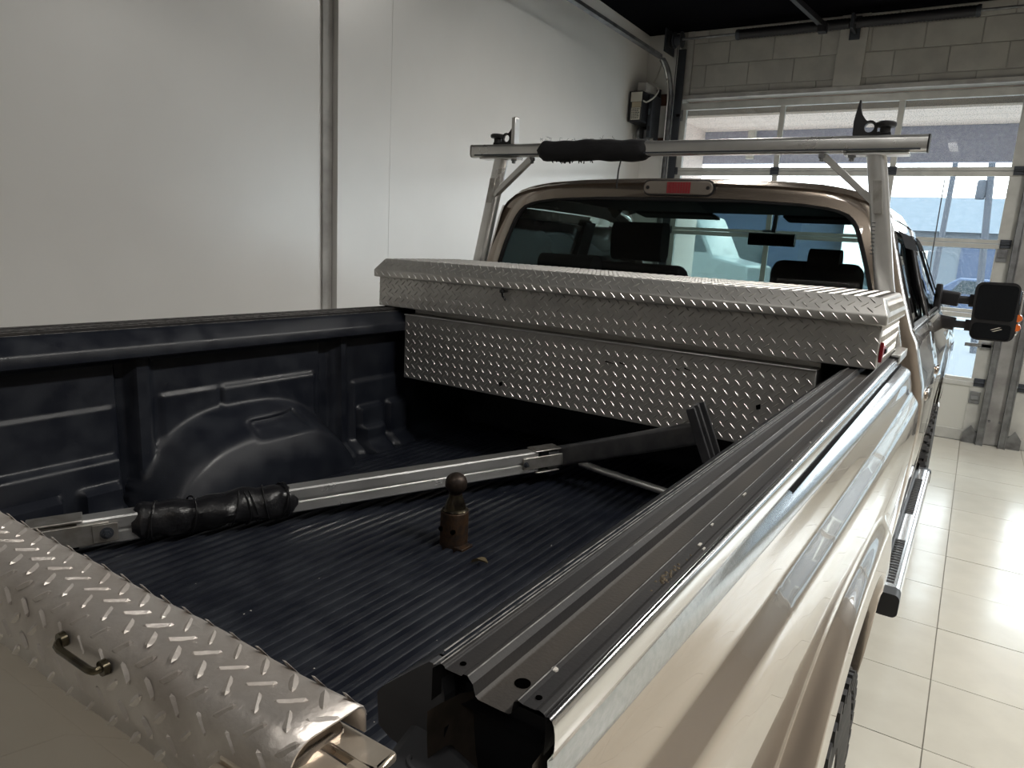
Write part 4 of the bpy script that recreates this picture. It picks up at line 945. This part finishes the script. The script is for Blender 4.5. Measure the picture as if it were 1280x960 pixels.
G().prism([(TY + .045, 1.4575), (TY + .08, 1.4575), (TY + .08, 1.4445), (TY + .045, 1.4445)], 'x', .8785, .882).obj('latch_button', M['blackplastic'], lt, bevel=.001)

# ------------------------------------------------------------------ ladder rack
RY = 2.545
rk = thing('ladder_rack', 'silver ladder rack standing on the bed rails between tool box and cab', 'ladder rack', (0, RY, 1.40))
barsec = rrect(.052, .052, .014, 4)
G().sweep([(-.858, RY, 2.043), (0, RY, 2.042), (.862, RY, 2.043)], barsec).obj('crossbar', M['alu'], rk, True, angle=40)
G().box(-.84, .845, RY - .030, RY - .026, 2.022, 2.027).obj('bar_slot', M['trackdark'], rk)
for sx in (-1, 1): G().sweep([(sx * .861, RY, 2.043), (sx * .866, RY, 2.043)], rrect(.053, .053, .014, 4)).obj('end_plug', M['blackplastic'] if sx > 0 else M['aludull'], rk, True, angle=40)
def wrap(path, r0, seed, wob=.006, n=14, squash=1.0):
    rnd = random.Random(seed); ph = [rnd.uniform(0, 6) for _ in range(6)]
    def sec(t):
        e = .6 + .4 * ss(min(t, 1 - t) / .06)
        return [((r0 + wob * (math.sin(9 * t + ph[0] + 2 * a) + .6 * math.sin(23 * t + ph[1] - a) + .5 * math.sin(47 * t + ph[2] + 3 * a))) * e * math.cos(a), (r0 + wob * (math.sin(11 * t + ph[3] + a) + .7 * math.sin(31 * t + ph[4]))) * e * squash * math.sin(a)) for a in [2 * PI * k / n for k in range(n)]]
    p0, p1 = Vector(path[0]), Vector(path[1]); return G().sweep([p0.lerp(p1, i / 44) for i in range(45)], sec)
fw = wrap(((-.530, RY, 2.040), (-.045, RY, 2.038)), .040, 4, .0022).obj('foam_wrap', M['foam'], rk, True)
g = G(); rnd = random.Random(5)
for k in range(16):
    x_ = rnd.uniform(-.52, -.08); b = Vector((x_, RY - .02 * rnd.random(), 2.076)); g.tube([b, b + Vector((rnd.uniform(-.01, .01), -.005, rnd.uniform(.003, .010))), b + Vector((rnd.uniform(-.02, .02), -.008, rnd.uniform(.004, .016)))], .0005, 4)
for k in range(26):
    x_ = rnd.uniform(-.47, -.28); b = Vector((x_, RY - .02, 2.002)); g.tube([b, b + Vector((rnd.uniform(-.008, .008), 0, -rnd.uniform(.004, .016)))], .002, 4)
g.obj('loose_threads', M['foam'], fw, kind='stuff')
G().tube([(-.155, RY - .02, 2.005), (-.158, RY - .03, 1.96), (-.160, RY - .03, 1.895)], .003, 6).obj('tie_tail', M['blackplastic'], fw, True)
for sx in (-1, 1):
    top = .718 if sx < 0 else .722
    up = G().sweep([(sx * .852, RY + .005, 1.412), (sx * .80, RY + .002, 1.62), (sx * top, RY, 2.012)], rrect(.058, .046, .018), up=(0, 1, 0)).obj('upright', M['alu'], rk, True, angle=40)
    for z in (1.70, 1.76, 1.82, 1.90): pass
    G().box(sx * top - .095, sx * top + .095, RY - .028, RY + .028, 2.008, 2.016).obj('saddle_plate', M['alu'], rk, bevel=.003)
    bs = G().box(sx * .822, sx * .893, 2.478, 2.60, 1.4025, 1.412).box(sx * .8705, sx * .893, 2.36, 2.478, 1.4025, 1.412).box(sx * .8905, sx * .896, 2.36, 2.60, 1.385, 1.412).obj('base_clamp', M['alu'], rk, bevel=.003)
    G().box(sx * .84, sx * .868, RY - .03, RY + .03, 1.41, 1.47).obj('upright_socket', M['aludull'], bs, bevel=.004)
    for xx in (top - .07, top - .16): G().lathe([(0, 1.990), (.008, 1.992), (.008, 2.000), (.012, 2.002), (.012, 2.014), (0, 2.014)], (sx * xx, RY - .012, 0), 10).obj('bolt', M['track'], rk, True)
    br = G().bar((sx * (top - .155), RY - .012, 2.008), (sx * (top + .018), RY - .012, 1.862), .028 if sx < 0 else .012, .022).obj('brace', M['alu'], rk, bevel=.003)
    G().prism([(sx * (top + .005), 1.93), (sx * (top + .03), 1.93), (sx * (top + .046), 1.83), (sx * (top + .02), 1.83)], 'y', RY - .034, RY - .023).obj('brace_tab', M['aludull'], br)
    # ladder stop: fin with a ring hole, and a clamp knob outboard
    fx = sx * (.644 if sx > 0 else .650)
    outl = [(0, 0), (-.002, .045), (.004, .085), (.008, .108), (.012, .108), (.014, .085), (.020, .066), (.032, .050)]
    ring = [(.047 + .021 * math.cos(a), .026 + .021 * math.sin(a)) for a in [math.radians(d) for d in (115, 95, 70, 45, 20, 0)]]
    outl += ring + [(.070, .012), (.110, .010), (.112, 0)]
    hole = [(.046 + .0145 * math.cos(a), .025 + .0145 * math.sin(a)) for a in [2 * PI * k / 18 for k in range(18)]]
    bm = bmesh.new(); th = .020 if sx > 0 else .010
    me = bpy.data.meshes.new('ladder_stop'); ev = []
    for loop in (outl, hole):
        vv = [bm.verts.new((fx + sx * a, RY - th / 2, 2.068 + b)) for a, b in loop]
        ev += [bm.edges.new((vv[i], vv[(i + 1) % len(vv)])) for i in range(len(vv))]
    bmesh.ops.triangle_fill(bm, use_beauty=True, use_dissolve=False, edges=ev)
    ex = bmesh.ops.extrude_face_region(bm, geom=bm.faces[:]); bmesh.ops.translate(bm, verts=[v for v in ex['geom'] if isinstance(v, bmesh.types.BMVert)], vec=(0, th, 0))
    bmesh.ops.recalc_face_normals(bm, faces=bm.faces); bm.to_mesh(me); bm.free()
    st = link('ladder_stop', me, M['blackplastic'], rk)
    if sx < 0: G().box(fx - .002 - .012, fx + .003, RY - .018, RY + .018, 2.069, 2.172).obj('fin_plate', M['alu'], st, bevel=.002)
    g = G(); kx = fx + sx * .092
    g.lathe([(0, 2.076), (.016, 2.076), (.016, 2.092), (.020, 2.094)] + [(.029, 2.095), (.031, 2.099), (.031, 2.106), (.027, 2.110), (0, 2.112)], (kx, RY, 0), 18)
    kb = g.obj('clamp_knob', M['blackplastic'], st, True, angle=40)
g = G()
for k in range(9): g.box(.742 + k * .0008, .752 + k * .001, RY - .0245, RY - .0225, 1.80 - k * .012, 1.8025 - k * .012)
g.obj('scuff_marks', M['trackdark'], rk, kind='stuff')

# ------------------------------------------------------------------ second rack bar lying in the bed
lk = thing('loose_rack_bar', 'loose silver rack bar with black taped middle lying across the bed floor', 'rack bar', (-.3, 1.4, .89))
A = Vector((-.665, .69, .945)); J = Vector((-.030, 1.985, .985)); F = Vector((.446, 1.925, 1.170))
def on(t): return A.lerp(J, t)
dirb = (J - A).normalized()
slot_sec = [(-.020, -.034), (.020, -.034), (.024, -.030), (.024, .030), (.020, .034), (-.020, .034), (-.024, .030), (-.024, .006), (-.018, .004), (-.018, -.004), (-.024, -.006), (-.024, -.030)]
slot_sec2 = [(a * 1.0, b) for a, b in slot_sec] 
side = Vector((0, 0, 1))
sec_c = [(-a, b) for a, b in slot_sec]
G().sweep([on(.06), on(.5), on(.93)], sec_c).obj('crossbar', M['alu'], lk, True, angle=30)
tw = wrap((on(.135), on(.405)), .044, 9, .0042, 16).obj('tape_wrap', M['tape'], lk, True)
g = G(); rnd = random.Random(2)
for k in range(9):
    t = rnd.uniform(.15, .39); c = on(t); rr_ = .0465
    g.tube([c + (Vector((0, 0, 1)) * math.cos(a) + dirb.cross(Vector((0, 0, 1))) * math.sin(a)) * rr_ + dirb * (.012 * math.sin(a + k)) for a in [2 * PI * q / 18 for q in range(19)]], .0022, 5, up=dirb, caps=False)
g.obj('tape_edges', M['tape'], tw, True, kind='stuff')
nrm = dirb.cross(Vector((0, 0, 1))).normalized()            # points to the viewer's side (right-rear)
pz = nrm.cross(dirb).normalized()
# end joint bracket on the left
jb = G().obox(on(.045) + nrm * .027, dirb, nrm, pz, .085, .003, .026).obox(on(.03) - pz * .0 + pz * .036, dirb, nrm, pz, .055, .03, .003).obox(on(.02) - pz * .036, dirb, nrm, pz, .04, .03, .003).obj('end_bracket', M['aludull'], lk, bevel=.002)
G().obox(on(.0) , dirb, nrm, pz, .09, .020, .030).obj('end_tube', M['aludull'], lk, bevel=.006)
wsh = G().obox(on(.098) + nrm * .0315, dirb, nrm, pz, .026, .0012, .022).obj('washer_plate', M['aludull'], jb, bevel=.001)
def bolt(c, ax, r, par):
    g = G(); x = ax.cross(Vector((0, 0, 1))).normalized(); z = x.cross(ax)
    for rr_, h0, h1, n in ((r * 1.5, 0, .002, 16), (r, .002, .010, 6), (r * .5, .010, .016, 10)):
        P0 = [c + ax * h0 + (x * math.cos(2 * PI * k / n) + z * math.sin(2 * PI * k / n)) * rr_ for k in range(n)]; P1 = [p + ax * (h1 - h0) for p in P0]
        g.add(P0 + P1, [tuple(range(n, 2 * n))] + [(k, (k + 1) % n, n + (k + 1) % n, n + k) for k in range(n)])
    return g.obj('bolt', M['trackdark'], par)
bolt(on(.10) + nrm * .033, nrm, .0095, jb)
# right joint: plates and the dark upright leg
du = (F - J).normalized(); upn = nrm
mid = on(.93)
jp = G().obox(mid.lerp(J, .55) + nrm * .028, (J - mid).lerp(du, .0).normalized() if (J - mid).length > 1e-3 else dirb, nrm, pz, .115, .0025, .020).obj('joint_plate', M['aludull'], lk, bevel=.002)
bolt(on(.895) + nrm * .031, nrm, .006, jp); bolt(on(1.025) + nrm * .031, nrm, .006, jp)
G().obox(on(.955) + pz * .036, dirb, nrm, pz, .05, .028, .0025).obj('saddle_plate', M['aludull'], lk, bevel=.002)
G().obox(on(.955) - pz * .036, dirb, nrm, pz, .045, .028, .0025).obj('saddle_plate', M['aludull'], lk, bevel=.002)
G().sweep([J - dirb * .06, J, J + (F - J) * .12, F], rrect(.046, .066, .012), up=(0, 0, 1)).obj('upright_leg', M['darkleg'], lk, True, angle=40)
pdir = Vector((.10, .02, -.20)).normalized(); pn = du
pv = pdir.cross(pn).normalized(); pd2 = pn.cross(pv).normalized()
if pd2.z < 0: pd2 = -pd2
fp = G().obox(F + du * .010, pd2, pn, pv, .080, .006, .036).obox(F + du * .018 + pv * .033, pd2, pn, pv, .080, .014, .004).obox(F + du * .018 - pv * .033, pd2, pn, pv, .080, .014, .004).obox(F + du * .020, pd2, pn, pv, .080, .010, .004).obj('foot_plate', M['darkleg'], lk, bevel=.002)
G().tube([(.02, 2.03, .962), (.10, 2.05, .945), (.62, 2.02, .915)], .0125, 12).obj('brace_rod', M['alu'], lk, True)
